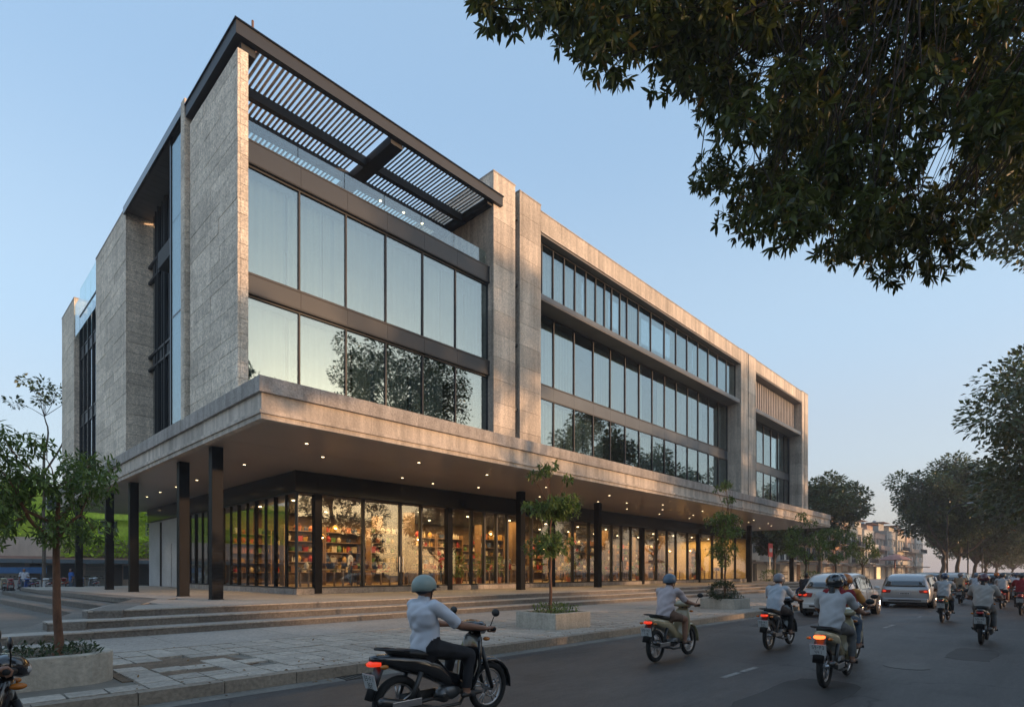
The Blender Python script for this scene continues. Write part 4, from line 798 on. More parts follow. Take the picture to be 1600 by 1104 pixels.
# ================================================================ CARS
def car(label, paint, st, lit=True, plate='51F 203', L_=4.5, H_=1.5, wd=.86, wheels=(-1.40, 1.28), wr=.33, name='car'):
    """st: stations (x, bottom z, belt z, roof z, half width at belt, half width at roof), rear to front"""
    t = thing(name, (0, 0, 0), label, 'car')
    def prof(s):
        x, zb, zl, zr, wl, wr_ = s; wide = wl+.035
        if zr-zl < .06: pts = [(0, zb), (wl*.8, zb), (wide*.985, zb+.06), (wide, (zb+zl)*.52), (wl+.01, zl-.07), (wl*.93, zl), (wl*.8, zl+.012), (wl*.55, zr), (0, zr+.01)]
        else: pts = [(0, zb), (wl*.8, zb), (wide*.985, zb+.06), (wide, (zb+zl)*.52), (wl+.01, zl-.03), (wl-.02, zl), (wr_+.035, zr-.075), (wr_-.10, zr-.012), (0, zr)]
        return [vec(x, y, z) for y, z in pts]
    full = []
    for s in st:
        h = prof(s); full.append(h+[vec(p.x, -p.y, p.z) for p in reversed(h[1:-1])])
    m_ = MB(); m_.rings(full, 0, True); b = m_.obj('car_body', paint, t, True, sub=1)
    b.modifiers['s'].levels = b.modifiers['s'].render_levels = 2
    def at(xq):
        for a, c in zip(st, st[1:]):
            if a[0] <= xq <= c[0]: f = (xq-a[0])/(c[0]-a[0]); return [a[i]+(c[i]-a[i])*f for i in range(6)]
    cab = [s for s in st if s[3]-s[2] > .3]; xr, xf = cab[0][0], cab[-1][0]
    gx = [xr+.16, xr+.72, (xr+xf)/2-.03, (xr+xf)/2+.03, xf-.55, xf-.12]
    for s in (1, -1):
        for a, c in ((gx[0]-.02, gx[1]-.05), (gx[1], gx[2]), (gx[3], xf-.28)):
            m_ = MB(); v = []
            for xq in np.linspace(a, c, 5):
                q = at(xq)
                for u in (.06, .84):
                    y = (q[4]-.02)*(1-u)+(q[5]+.035)*u+.012; v.append(vec(xq, s*y, q[2]*(1-u)+(q[3]-.075)*u))
            m_.add(v, [(2*i, 2*i+2, 2*i+3, 2*i+1) for i in range(4)]); o = m_.obj('side_window', GLCAR, t); sl = o.modifiers.new('s', 'SOLIDIFY'); sl.thickness = .006; sl.offset = 0
        for xx in (gx[2], gx[1]-.03, xf-.3):
            q = at(xx); m_ = MB(); m_.tube([(xx, s*(q[4]+.028), q[1]+.10), (xx, s*(q[4]+.034), (q[1]+q[2])*.52), (xx, s*(q[4]+.008), q[2]-.02)], .004, 4); m_.obj('door_seam', DKP, t)
        for xx in ((gx[1]+gx[2])/2-.2, (gx[3]+xf)/2-.3):
            q = at(xx); box('door_handle', t, xx-.09, xx+.09, s*(q[4]+.012)-.015, s*(q[4]+.012)+.018, q[2]-.12, q[2]-.09, paint)
        q = at(xf-.35); m_ = MB(); m_.ell((xf-.32, s*(q[4]+.13), q[2]+.06), (.06, .10, .065)); m_.tube([(xf-.30, s*q[4], q[2]+.02), (xf-.30, s*(q[4]+.1), q[2]+.04)], .02, 6); m_.obj('door_mirror', paint, t, True)
    # rear window and windscreen
    def across(x0, z0, w0, x1, z1, w1, nm, out):
        m_ = MB(); v = []
        for u in np.linspace(0, 1, 4):
            for k in range(7):
                yy = (k/3-1); w = w0*(1-u)+w1*u; v.append(vec(x0*(1-u)+x1*u+out*(1-.55*yy*yy), w*yy, z0*(1-u)+z1*u))
        m_.add(v, [(i*7+k, i*7+k+1, i*7+k+8, i*7+k+7) for i in range(3) for k in range(6)]); o = m_.obj(nm, GLCAR, t, True); sl = o.modifiers.new('s', 'SOLIDIFY'); sl.thickness = .006
    a, c = st[1], cab[0]; rb = st[0][0]
    zt = c[3]-.10; across(rb+.05, c[2]+.04, c[4]-.14, c[0]-.01, zt-.02, c[5]-.06, 'rear_window', -.06)
    nxt = [s for s in st if s[0] > xf][0]; across(nxt[0]-.08, nxt[2]+.07, nxt[4]-.12, xf+.02, cab[-1][3]-.10, cab[-1][5]-.05, 'windscreen', .06)
    for x_ in wheels:
        for s in (1, -1):
            q = at(x_); yo = q[4]+.028
            m_ = MB(); m_.tube([(x_, s*(yo-.05), wr+.02), (x_, s*(yo+.016), wr+.02)], wr+.055, 28); m_.obj('wheel_arch', DKP, t)
            w = MB(); w.tube([(x_, s*(yo-.2), wr), (x_, s*(yo+.01), wr), (x_, s*(yo+.028), wr)], [wr, wr, wr-.03], 28); W_ = w.obj('wheel', RUB, t)
            w = MB(); w.tube([(x_, s*(yo+.02), wr), (x_, s*(yo+.036), wr)], [wr*.64, wr*.62], 24); 
            for i in range(5): a_ = 2*math.pi*i/5; w.tube([(x_, s*(yo+.038), wr), (x_+wr*.6*math.cos(a_), s*(yo+.038), wr+wr*.6*math.sin(a_))], .03, 6)
            w.obj('hubcap', CHR, W_)
    q = st[1]; xb = st[0][0]
    for s in (1, -1):
        m_ = MB(); m_.rings([[vec(xb-.025+dx, s*(q[4]-yw), z) for z, yw in ((q[2]-.10, .0-k*.0), (q[2]-.28, .0), (q[2]-.27, .30), (q[2]-.13, .34))] for dx, k in ((0, 0), (.22, 0))]); m_.obj('tail_light', TAIL, t, bevel=.01)
        if lit:
            m_ = MB(); m_.ell((xb-.03, s*(q[4]-.10), q[2]-.19), (.012, .07, .05)); m_.obj('brake_lamp', TAILON, t, True)
    m_ = MB(); m_.rings([[vec(xb-.05+dx, y, z) for y, z in ((-q[4]+.02, .30), (q[4]-.02, .30), (q[4]-.02, .50), (-q[4]+.02, .50))] for dx in (0, .2)]); m_.obj('rear_bumper', paint, t, bevel=.03)
    box('bumper_grille', t, xb-.06, xb-.045, -q[4]*.7, q[4]*.7, .36, .42, DKP)
    box('chrome_strip', t, xb-.035, xb-.01, -.42, .42, q[2]-.20, q[2]-.16, CHR)
    pl = box('number_plate', t, xb-.04, xb-.03, -.19, .19, q[2]-.36, q[2]-.24, PLATE)
    for i in range(6): box('plate_character', t, xb-.045, xb-.041, -.15+.052*i, -.118+.052*i, q[2]-.33, q[2]-.27, INK)
    for s in (1, -1):
        f = st[-2]; m_ = MB(); m_.ell((f[0]+.05, s*(f[4]-.12), f[2]-.12), (.09, .14, .06)); m_.obj('headlight', MATS['headlamp glass'], t, True)
    box('underside', t, st[0][0]+.25, st[-1][0]-.25, -.7, .7, .18, .36, DKP)
    return t
GLCAR = M('tinted car window', (.012, .014, .016), .04, nz=(), spec=.9, coat=1)
K_WHITE = M('white car paint', (.62, .62, .60), .28, nz=(), coat=.9); K_SILV = M('silver car paint', (.36, .37, .38), .3, .5, nz=(), coat=.8); K_GREY = M('dark grey car paint', (.06, .065, .07), .3, .4, nz=(), coat=.8)
K_RED = M('maroon car paint', (.16, .015, .02), .3, nz=(), coat=.8); K_BLUE = M('blue grey car paint', (.10, .15, .20), .3, .3, nz=(), coat=.8)
HATCH = [(-2.10, .42, .82, .84, .70, .60), (-2.06, .30, .98, 1.02, .80, .66), (-1.90, .27, 1.00, 1.36, .83, .64), (-1.55, .24, 1.0, 1.53, .86, .66), (-.9, .22, .98, 1.58, .87, .68), (-.1, .22, .96, 1.59, .87, .68), (.55, .22, .95, 1.50, .86, .65), (.85, .22, .95, 1.34, .85, .62), (1.30, .22, .94, .98, .84, .7), (1.75, .25, .88, .91, .80, .66), (2.05, .30, .74, .78, .68, .5), (2.15, .40, .60, .62, .5, .4)]
VAN = [(-2.30, .42, .90, .92, .72, .62), (-2.26, .30, 1.04, 1.08, .82, .70), (-2.10, .27, 1.06, 1.50, .85, .68), (-1.75, .24, 1.06, 1.70, .88, .70), (-1.0, .22, 1.04, 1.76, .89, .72), (.0, .22, 1.02, 1.75, .89, .72), (.7, .22, 1.0, 1.62, .88, .68), (1.05, .22, 1.0, 1.42, .87, .64), (1.55, .22, .98, 1.02, .86, .72), (2.0, .25, .90, .93, .82, .66), (2.25, .32, .74, .78, .7, .5), (2.33, .42, .62, .64, .5, .4)]
c1 = car('white five door hatchback with its right side showing, driving behind the orange shirted rider', K_WHITE, HATCH); c1.location = (24.2, 5.95, 0); c1['group'] = 'cars in the street traffic'
c2 = car('silver people carrier seen squarely from behind with both brake lamps lit', K_SILV, VAN, wheels=(-1.5, 1.5)); c2.location = (32.6, 5.05, 0); c2.scale = (.95, 1.06, .88); c2['group'] = 'cars in the street traffic'
for x, y, src, pt, lb in ((33.4, 7.0 if False else 8.0, c1, None, None), (43.5, 5.9, c1, K_GREY, 'dark grey hatchback between the silver people carrier and the parked row'), (45.5, 3.0, c2, K_BLUE, 'blue grey van ahead of the silver people carrier, one lane right'), (53, 5.6, c1, K_WHITE, 'white hatchback in the queue beyond the blue grey van'), (56, 1.6, c2, K_RED, 'maroon van near the median'),
                         (62, 4.0, c2, K_WHITE, 'white van in the distant queue, middle lane'), (71, 1.2, c1, K_SILV, 'silver hatchback in the distant queue by the median'), (74, 5.4, c1, K_RED, 'maroon hatchback far down the kerb lane'), (86, 3.2, c2, K_GREY, 'dark van far down the street'), (92, 1.0, c1, K_WHITE, 'white hatchback farthest along the median'), (100, 5.2, c2, K_SILV, 'silver van farthest down the kerb lane')):
    if lb is None: continue
    c = copy_tree(src, (x, y, 0), 0, lb, {'car_body': pt, 'rear_bumper': pt, 'door_handle': pt, 'door_mirror': pt} if pt else None); c['group'] = 'cars in the street traffic'

# ================================================================ TREES AND PLANTS
def leafmesh(name, centers, dirs, size, mat, parent, kind='stuff', leaf='oval', whorl=1, squash=1.0, seed=0, droop=.25):
    """one leaf or one whorl of leaves at every centre; numpy built"""
    q = np.random.default_rng(seed); n = len(centers)
    if leaf == 'long': tv = np.array([(0, 0, 0), (.3, .13, .01), (.3, -.13, .01), (.7, .12, -.04), (.7, -.12, -.04), (1, 0, -.12), (.35, 0, -.03), (.7, 0, -.075)]); tf = np.array([(0, 6, 1), (0, 2, 6), (1, 6, 3), (2, 4, 6), (3, 6, 5), (6, 4, 5)])
    else: tv = np.array([(0, 0, 0), (.45, .27, .05), (.45, -.27, .05), (1, 0, -.06)]); tf = np.array([(0, 2, 1), (1, 2, 3)])
    k = len(tv); tot = n*whorl
    c = np.repeat(np.asarray(centers), whorl, 0); d = np.repeat(np.asarray(dirs), whorl, 0)
    d = d/np.linalg.norm(d, axis=1, keepdims=True)
    ref = np.where(np.abs(d[:, 2:3]) < .9, np.array([[0, 0, 1.]]), np.array([[1., 0, 0]])); u = np.cross(ref, d); u /= np.linalg.norm(u, axis=1, keepdims=True); v = np.cross(d, u)
    if whorl > 1:
        a = np.tile(np.arange(whorl)*2*math.pi/whorl, n)+np.repeat(q.uniform(0, 6.3, n), whorl)+q.normal(0, .15, tot)
        X = u*np.cos(a)[:, None]+v*np.sin(a)[:, None]+d*q.uniform(.05, .7, tot)[:, None]
    else: X = d+q.normal(0, .35, (tot, 3))
    X = X+np.array([0, 0, -droop]); X /= np.linalg.norm(X, axis=1, keepdims=True)
    up = np.array([0, 0, 1.])+q.normal(0, .45, (tot, 3)); Y = np.cross(up, X); Y /= np.linalg.norm(Y, axis=1, keepdims=True); Z = np.cross(X, Y)
    s = size*q.uniform(.65, 1.2, tot)[:, None, None]
    P = (tv[None, :, 0:1]*X[:, None, :]+tv[None, :, 1:2]*Y[:, None, :]+tv[None, :, 2:3]*Z[:, None, :])*s+c[:, None, :]
    og = np.array(org(parent)) if parent else 0
    P = (P-og).reshape(-1, 3); F = (tf[None]+(np.arange(tot)*k)[:, None, None]).reshape(-1, 3)
    me = bpy.data.meshes.new(name); me.vertices.add(len(P)); me.vertices.foreach_set('co', P.ravel()); me.loops.add(F.size); me.loops.foreach_set('vertex_index', F.ravel().astype(np.int32))
    me.polygons.add(len(F)); me.polygons.foreach_set('loop_start', np.arange(0, F.size, 3, dtype=np.int32)); me.polygons.foreach_set('loop_total', np.full(len(F), 3, np.int32))
    me.materials.append(mat); me.update(); at_ = me.attributes.new('tone', 'FLOAT', 'POINT'); tone = np.repeat(q.uniform(0, 1, tot), k); at_.data.foreach_set('value', tone.astype(np.float32))
    o = bpy.data.objects.new(name, me); link(o, parent)
    if kind: o['kind'] = kind
    return o
def limb(m_, a, b, r0, r1, q, bend=.12, n=6, seg=7):
    a, b = Vector(a), Vector(b); L_ = (b-a).length; off = Vector((q.uniform(-1, 1), q.uniform(-1, 1), q.uniform(-.2, .9)))*bend*L_
    pts = [a.lerp(b, i/n)+off*math.sin(math.pi*i/n)+Vector((q.uniform(-1, 1), q.uniform(-1, 1), q.uniform(-1, 1)))*r0*.35*(0 < i < n) for i in range(n+1)]
    m_.tube(pts, [r0+(r1-r0)*i/n for i in range(n+1)], seg); return pts
def tree(label, base, H_, cr, cz0, seed, clumps=None, ncl=34, lpc=260, lsize=.16, mat=None, bark=None, tr=.18, group=None, fork=None, leaf='oval', whorl=1, name='tree', clr=(.35, .6), lean=(0, 0), high=0):
    q = random.Random(seed); base = Vector(base); t = thing(name, base, label, 'tree', group, world=True)
    top = base+Vector((lean[0], lean[1], cz0*(fork or .8)))
    tk = MB(); r = tr
    pts = [base+(top-base)*(i/7)+Vector((q.uniform(-1, 1), q.uniform(-1, 1), 0))*tr*.35*(i > 0) for i in range(8)]
    tk.tube([base-Vector((0, 0, .1))]+pts, [tr*1.5]+[tr*(1.18 if i == 0 else 1)*(1-.35*i/7) for i in range(8)], 10)
    if clumps is None:
        clumps = []; tries = 0
        cc = base+Vector((lean[0]*1.3, lean[1]*1.3, (H_+cz0)/2)); hz = (H_-cz0)/2
        while len(clumps) < ncl and tries < 6000:
            tries += 1; v = Vector((q.gauss(0, 1), q.gauss(0, 1), q.gauss(0, 1))).normalized()*q.uniform(.35, 1)**.6; w = 1+.22*math.sin(3*math.atan2(v.y, v.x)+seed)+.12*math.sin(5*v.z+seed)
            p = cc+Vector((v.x*cr*w, v.y*cr*w, v.z*hz)); rr = q.uniform(*clr)*cr*.55
            if all((p-c[0]).length > .55*(rr+c[1])*.8 for c in clumps): clumps.append((p, rr))
    else: clumps = [(Vector(c[:3]), c[3]) for c in clumps]
    # main limbs reach for sectors of the crown
    nl = (6 if len(clumps) > 12 else 3) if not high else 11; secs = {}
    for p, rr in clumps:
        a = math.atan2(p.y-top.y, p.x-top.x); hi = (p-top).length > .0 and (p.z-top.z) > 1.3*math.hypot(p.x-top.x, p.y-top.y); secs.setdefault('up' if hi else int((a+math.pi)/(2*math.pi)*nl) % nl, []).append((p, rr))
    for s_, cl in secs.items():
        cen = sum((p for p, _ in cl), Vector())/len(cl); mid = top.lerp(cen, .62 if not high else .8)+Vector((0, 0, high)); lp = limb(tk, pts[-1 if s_ == 'up' else q.choice((-1, -2))], mid, tr*(.60 if not high else .4), tr*(.30 if not high else .10), q, .10)
        for p, rr in cl:
            src = min(lp[2:], key=lambda z_: (z_-p).length); sub = limb(tk, src, p, tr*(.20 if not high else .06), tr*(.05 if not high else .02), q, .12 if not high else .3, 5 if not high else 9, 5)
            for _ in range(3):
                e = p+Vector((q.gauss(0, 1), q.gauss(0, 1), q.gauss(0, .7))).normalized()*rr*.8; limb(tk, sub[3], e, tr*(.07 if not high else .022), tr*(.02 if not high else .008), q, .1, 3, 4)
    tk.obj('trunk', bark or BARK, t, smooth=True)
    g_ = np.random.default_rng(seed); C = []; D = []
    for p, rr in clumps:
        n = max(6, int(lpc*(rr/(cr*.27))**2)) if clumps and not whorl > 1 else max(8, int(lpc*(rr/.45)**2)); v = g_.normal(0, 1, (n, 3)); v /= np.linalg.norm(v, axis=1, keepdims=True)
        rad = g_.uniform(.1, 1, n)**.45; C.append(np.array(p)+v*rad[:, None]*rr*np.array([1, 1, .72])); D.append(v*np.array([1, 1, .5])+np.array([0, 0, .15]))
    C = np.concatenate(C); D = np.concatenate(D)
    return t, C, D
def crown(t, C, D, size, mat, seed, leaf='oval', whorl=1, droop=.25): return leafmesh('crown', C, D, size, mat, t, 'stuff', leaf, whorl, seed=seed, droop=droop)
def full_tree(label, base, H_, cr, cz0, seed, lsize=.16, mat=None, leaf='oval', whorl=1, **k):
    t, C, D = tree(label, base, H_, cr, cz0, seed, leaf=leaf, whorl=whorl, **k); crown(t, C, D, lsize, mat or LEAF_ST, seed, leaf, whorl); return t
OVER = [(13.6,2.6,9.5,0.28),(5.8,3.9,7.8,0.38),(12.3,-1.5,8.7,0.38),(7.7,2.4,7.7,0.5),(8.4,4.1,9.6,0.62),(10.4,3.8,8.7,0.28),(8.7,3.6,9.0,0.38),(8.9,3.1,11.1,0.5),(13.7,3.8,10.9,0.5),(6.9,3.8,10.5,0.62),(12.8,3.4,9.4,0.5),(14.1,2.7,9.4,0.5),(8.9,2.0,7.4,0.62),(9.1,2.8,8.4,0.62),(10.0,1.1,10.7,0.28),(14.5,-1.9,10.4,0.28),(9.1,2.3,12.4,0.38),(11.3,2.6,10.5,0.28),(15.9,-1.6,11.0,0.5),(8.9,4.6,11.2,0.38),(11.7,2.5,12.3,0.38),(11.0,-1.5,8.1,0.62),(8.8,0.9,8.6,0.5),(8.5,2.9,9.5,0.5),(7.0,2.8,7.1,0.38),(11.3,5.2,11.8,0.62),(11.9,4.9,10.9,0.38),(10.3,3.5,10.9,0.5),(10.1,0.3,7.3,0.28),(13.6,1.5,8.7,0.28),(10.0,-0.3,11.0,0.38),(9.7,3.3,9.3,0.28),(9.0,2.5,11.1,0.38),(6.9,3.5,8.8,0.5),(14.9,2.3,10.5,0.28),(10.8,1.5,12.7,0.62),(11.2,4.7,11.1,0.5),(13.8,1.6,11.8,0.38),(8.9,0.6,7.0,0.5),(11.0,1.0,8.8,0.62),(9.4,0.9,10.9,0.5),(11.3,2.1,9.1,0.28),(7.7,2.1,9.8,0.38),(12.7,4.1,11.2,0.62),(9.5,2.2,11.9,0.5),(9.0,1.9,11.3,0.38),(9.8,-0.1,8.7,0.28),(13.5,1.7,11.2,0.28),(11.9,5.2,11.6,0.28),(13.0,0.6,9.6,0.38),(10.9,3.0,8.1,0.38),(9.5,0.4,7.3,0.5),(12.9,1.1,9.7,0.38),(13.4,1.8,10.4,0.28),(6.6,4.6,9.6,0.5),(6.7,3.1,11.0,0.28),(12.5,4.2,10.1,0.5),(9.0,1.3,9.4,0.28),(9.4,2.6,7.3,0.28),(9.6,4.3,12.0,0.62),(9.6,4.2,8.3,0.28),(7.7,4.1,8.8,0.38),(11.2,2.1,9.6,0.38),(11.3,5.4,9.7,0.28),(13.4,1.3,9.0,0.38),(10.1,2.8,9.1,0.62),(10.5,-0.9,9.2,0.62),(11.1,1.8,9.5,0.38),(9.7,2.3,7.1,0.28),(13.2,3.4,8.3,0.38),(9.6,1.4,6.6,0.28),(11.7,0.6,9.0,0.28),(9.9,3.5,12.0,0.28),(6.8,5.1,10.7,0.38),(9.7,2.1,7.4,0.28),(11.8,-0.7,9.0,0.28),(7.5,2.0,10.3,0.28),(10.0,1.0,12.0,0.38),(7.8,3.5,8.5,0.28),(5.8,3.8,8.2,0.5),(8.6,1.5,6.7,0.28),(7.6,3.0,10.0,0.62),(8.5,1.3,11.0,0.38),(12.5,2.9,10.5,0.28),(9.1,4.4,11.0,0.28),(12.5,-1.0,10.3,0.5),(11.6,-0.2,7.6,0.5),(8.8,0.7,8.9,0.28),(10.0,-0.4,8.2,0.28),(9.8,4.6,11.0,0.62),(8.7,1.8,11.5,0.5),(9.9,0.8,8.9,0.62),(16.6,-2.4,10.0,0.62),(9.9,0.7,9.8,0.28),(8.9,3.1,10.1,0.5),(15.5,-1.7,11.3,0.62),(8.4,2.1,7.0,0.28),(12.4,0.6,8.5,0.28),(8.4,2.0,6.6,0.62),(8.7,4.2,10.0,0.5),(7.0,2.8,8.5,0.5),(7.7,3.1,11.5,0.38),(12.1,2.6,9.9,0.62),(12.5,1.1,11.1,0.5),(16.4,-0.4,9.7,0.62),(8.0,1.7,5.9,0.38),(9.5,1.8,6.4,0.38),(9.7,2.9,11.7,0.62),(6.0,5.3,10.0,0.38),(8.2,3.6,10.2,0.28),(14.9,1.1,9.4,0.62),(11.5,3.8,8.7,0.62),(9.6,1.4,7.5,0.28),(8.4,1.2,7.3,0.38),(11.8,1.5,7.2,0.28),(14.9,0.5,9.9,0.5),(12.5,1.8,11.7,0.5),(8.1,3.9,11.0,0.28),(15.3,0.7,12.3,0.5),(8.6,5.1,11.1,0.5),(12.2,2.6,7.9,0.62),(5.6,4.3,8.6,0.5),(6.6,3.2,8.6,0.38),(12.0,3.8,12.1,0.28),(11.5,4.8,11.4,0.38),(5.9,3.7,10.8,0.5),(10.2,4.1,8.1,0.28),(12.4,-1.2,8.8,0.28),(15.0,1.1,11.6,0.5),(11.2,0.0,11.6,0.62),(11.2,2.9,9.5,0.5),(9.9,1.7,11.7,0.38),(15.8,1.1,10.6,0.62),(12.7,-1.8,9.8,0.28),(7.5,5.0,10.0,0.38),(11.8,3.4,10.2,0.62),(9.7,2.1,11.5,0.28),(11.6,4.8,11.0,0.28),(13.9,3.3,11.9,0.38),(13.6,3.6,9.2,0.38),(7.1,4.1,9.1,0.28),(6.1,4.4,9.1,0.5),(10.8,4.8,9.4,0.5),(6.3,4.1,10.9,0.28),(16.0,-0.8,11.7,0.62),(9.2,2.5,10.5,0.5),(8.1,3.3,10.7,0.28),(9.0,2.1,8.9,0.5),(6.4,3.7,8.4,0.5),(11.9,2.9,11.9,0.28),(8.6,2.6,6.7,0.38),(12.4,0.6,9.2,0.38),(11.7,1.9,7.7,0.62),(9.6,0.6,11.6,0.28),(14.5,0.2,9.2,0.62),(11.3,-0.6,10.2,0.5),(9.6,3.7,10.6,0.38),(12.3,3.9,10.5,0.28),(13.5,-1.9,11.9,0.5),(11.6,0.4,10.5,0.62),(10.3,4.0,11.9,0.62),(13.0,-0.5,8.1,0.28),(11.2,3.3,11.4,0.38),(14.1,0.5,10.7,0.62),(11.6,1.6,12.0,0.5),(10.7,4.2,12.1,0.28),(12.7,1.8,11.2,0.28),(12.8,1.5,10.9,0.38),(8.1,1.8,9.0,0.28),(9.0,1.6,9.3,0.38),(5.6,4.4,9.9,0.5),(10.0,5.2,11.0,0.28),(10.1,4.3,11.3,0.28),(7.2,4.7,10.1,0.62),(7.3,3.2,10.4,0.28),(10.6,4.3,11.5,0.38),(11.8,-0.9,10.7,0.38),(15.9,-0.3,11.3,0.28),(8.2,2.3,6.9,0.28),(9.4,4.2,9.5,0.5),(7.7,3.8,9.6,0.5),(9.0,1.6,8.4,0.5),(7.3,2.3,5.8,0.38),(14.3,0.5,11.4,0.62),(8.6,2.1,10.4,0.5),(9.5,1.3,10.4,0.28),(7.5,2.5,6.1,0.5),(14.4,1.3,11.3,0.62),(12.9,3.7,10.1,0.38),(9.9,3.3,9.8,0.28),(16.4,0.6,10.3,0.38),(11.0,3.6,9.6,0.38),(10.3,3.4,10.1,0.28),(6.8,3.2,11.5,0.5),(13.1,0.5,8.3,0.5),(8.8,3.7,10.7,0.38),(12.0,1.7,10.4,0.28),(12.0,4.4,9.5,0.62),(10.0,0.2,7.6,0.38),(10.0,-0.3,10.6,0.38),(6.3,4.8,10.8,0.38),(13.4,3.8,10.2,0.62),(9.2,3.5,7.4,0.62),(13.3,0.3,12.6,0.5),(15.4,0.2,10.4,0.62),(9.2,1.2,11.7,0.5),(5.0,5.2,8.7,0.3),(5.3,5.1,8.8,0.35),(5.8,5.2,9.3,0.35),(5.3,5.4,9.6,0.4),(6.0,5.3,10.1,0.5),(6.0,4.8,9.1,0.35),(4.8,5.8,9.8,0.4),(6.6,5.0,9.3,0.35),(6.4,5.2,10.1,0.5),(10.6,2.0,6.3,0.3),(10.8,2.2,6.8,0.32),(10.8,1.7,6.5,0.3),(10.7,2.5,7.1,0.32),(10.1,2.7,6.7,0.26),(11.6,1.5,6.6,0.28),(11.4,2.0,7.2,0.4),(11.1,1.5,6.9,0.36),(11.6,1.2,6.7,0.3),(11.8,1.4,7.5,0.4),(11.7,1.0,7.3,0.3)]
# the spreading tree overhead, rooted in the median
t, C, D = tree('huge spreading tree with dark whorled leaves hanging over the street', (12.6, -2.3, .1), 13.5, 9, 6.0, 11, clumps=OVER, lpc=44, tr=.42, whorl=7, fork=1.55, high=1.9, bark=M('dark bark', (.045, .035, .028), .95, nz=((6, .3),)))
sel = np.random.default_rng(3).permutation(len(C)); vis = [i for i in sel if C[i][0] < 11.5][:295]
rest = np.ones(len(C), bool); rest[vis] = False
proto = leafmesh('leaf_sprig', [(0, 0, 0)], [(0, 0, -.4)], .17, LEAF_BIG, None, None, 'long', 8, seed=5, droop=.5)
protos = [proto]+[leafmesh('leaf_sprig', [(0, 0, 0)], [(.3, .2, -.4)], .17, LEAF_BIG, None, None, 'long', 7, seed=6+i, droop=.5) for i in range(3)]
for n_, i in enumerate(vis):
    pr_ = protos[n_ % 4]; o = bpy.data.objects.new('leaf_sprig', pr_.data); link(o, t); o.location = Vector(C[i])-org(t); o.rotation_euler = (random.uniform(-.5, .5), random.uniform(-.5, .5), random.uniform(0, 6.3))
for p_ in protos: bpy.data.objects.remove(p_)
crown(t, C[rest], D[rest], .17, LEAF_BIG, 12, 'long', 7, droop=.5)
G_MED = 'tall trees along the median'
for i, (x, y, h, r, z0, lb) in enumerate(((25.5, -2.3, 19.8, 4.8, 11, 'tall median tree that shows reflected in the corner windows'), (43.5, -2.0, 13.2, 6.7, 4.4, 'nearest full crowned median tree at the right edge of the view'), (52, -2.3, 19, 5.2, 8, 'second median tree behind the right edge tree'), (66, -2.3, 17.5, 5.4, 6, 'third median tree down the street'), (81, -2.3, 17, 5.6, 5.5, 'fourth median tree down the street'), (98, -2.3, 16, 5.6, 5, 'fifth median tree down the street'), (118, -2.3, 16, 6, 4.5, 'farthest median tree down the street'), (-9, -2.3, 14, 5, 7, 'median tree behind the left edge, reflected in the shop glass'))):
    full_tree(lb, (x, y, .1), h, r, z0, 30+i, lsize=.38 if i > 1 else (.23, .33)[i], mat=LEAF_ST, ncl=46 if i != 1 else 60, lpc=330 if i > 1 else (560, 420)[i], tr=.28, group=G_MED)
G_FAR = 'street trees on the pavement beyond the building'
for i, (x, y, h, r, z0, lb) in enumerate(((86, 10.6, 15.6, 5.5, 5.0, 'big dark street tree with a pale leaning trunk, first of the far pavement row'), (98, 10.5, 15.5, 6.2, 4.6, 'second big tree of the far pavement row'), (113, 10, 14.5, 6.4, 4, 'third big tree of the far pavement row'), (131, 10, 14.5, 7, 4, 'fourth big tree of the far pavement row'), (155, 10, 14, 8, 3.5, 'fifth big tree of the far pavement row'), (185, 9, 14, 9, 3, 'farthest tree of the far pavement row'))):
    full_tree(lb, (x, y, .1), h, r, z0, 50+i, lsize=.40+.04*i, mat=LEAF_ST, ncl=54, lpc=420, tr=.30, group=G_FAR, lean=(.8, -.3))
full_tree('broad crowned tree behind the far end of the building', (77, 21.5, .1), 12.6, 5.2, 6.2, 71, lsize=.42, ncl=50, lpc=420, tr=.26)
full_tree('low dark tree seen under the canopy end', (73, 25.5, .1), 8.8, 3.8, 4.0, 72, lsize=.4, ncl=30, lpc=420, tr=.2)
full_tree('tree whose branch tops show beside the back of the building', (6.6, 54.5, .1), 16.2, 2.9, 12.8, 73, lsize=.34, ncl=9, lpc=110, tr=.13, clr=(.25, .45))
#full_tree('dense, (-2.5, 58, .1), 9.8, 4.2, 4.5, 74, lsize=.26, mat=LEAF_YG, ncl=30, lpc=220, tr=.2)
G_OPP = 'trees on the opposite pavement, seen reflected'
for i, x in enumerate((-24, -12, 2, 17, 33, 47, 62, 80)): full_tree('tree on the opposite pavement, %s from the left' % ('first', 'second', 'third', 'fourth', 'fifth', 'sixth', 'seventh', 'eighth')[i], (x, -15+(i % 3)*.7, .1), 9.5+(i*37 % 5)*.6, 4.4, 4, 90+i, lsize=.36, mat=LEAF_ST, ncl=34, lpc=200, tr=.22, group=G_OPP)
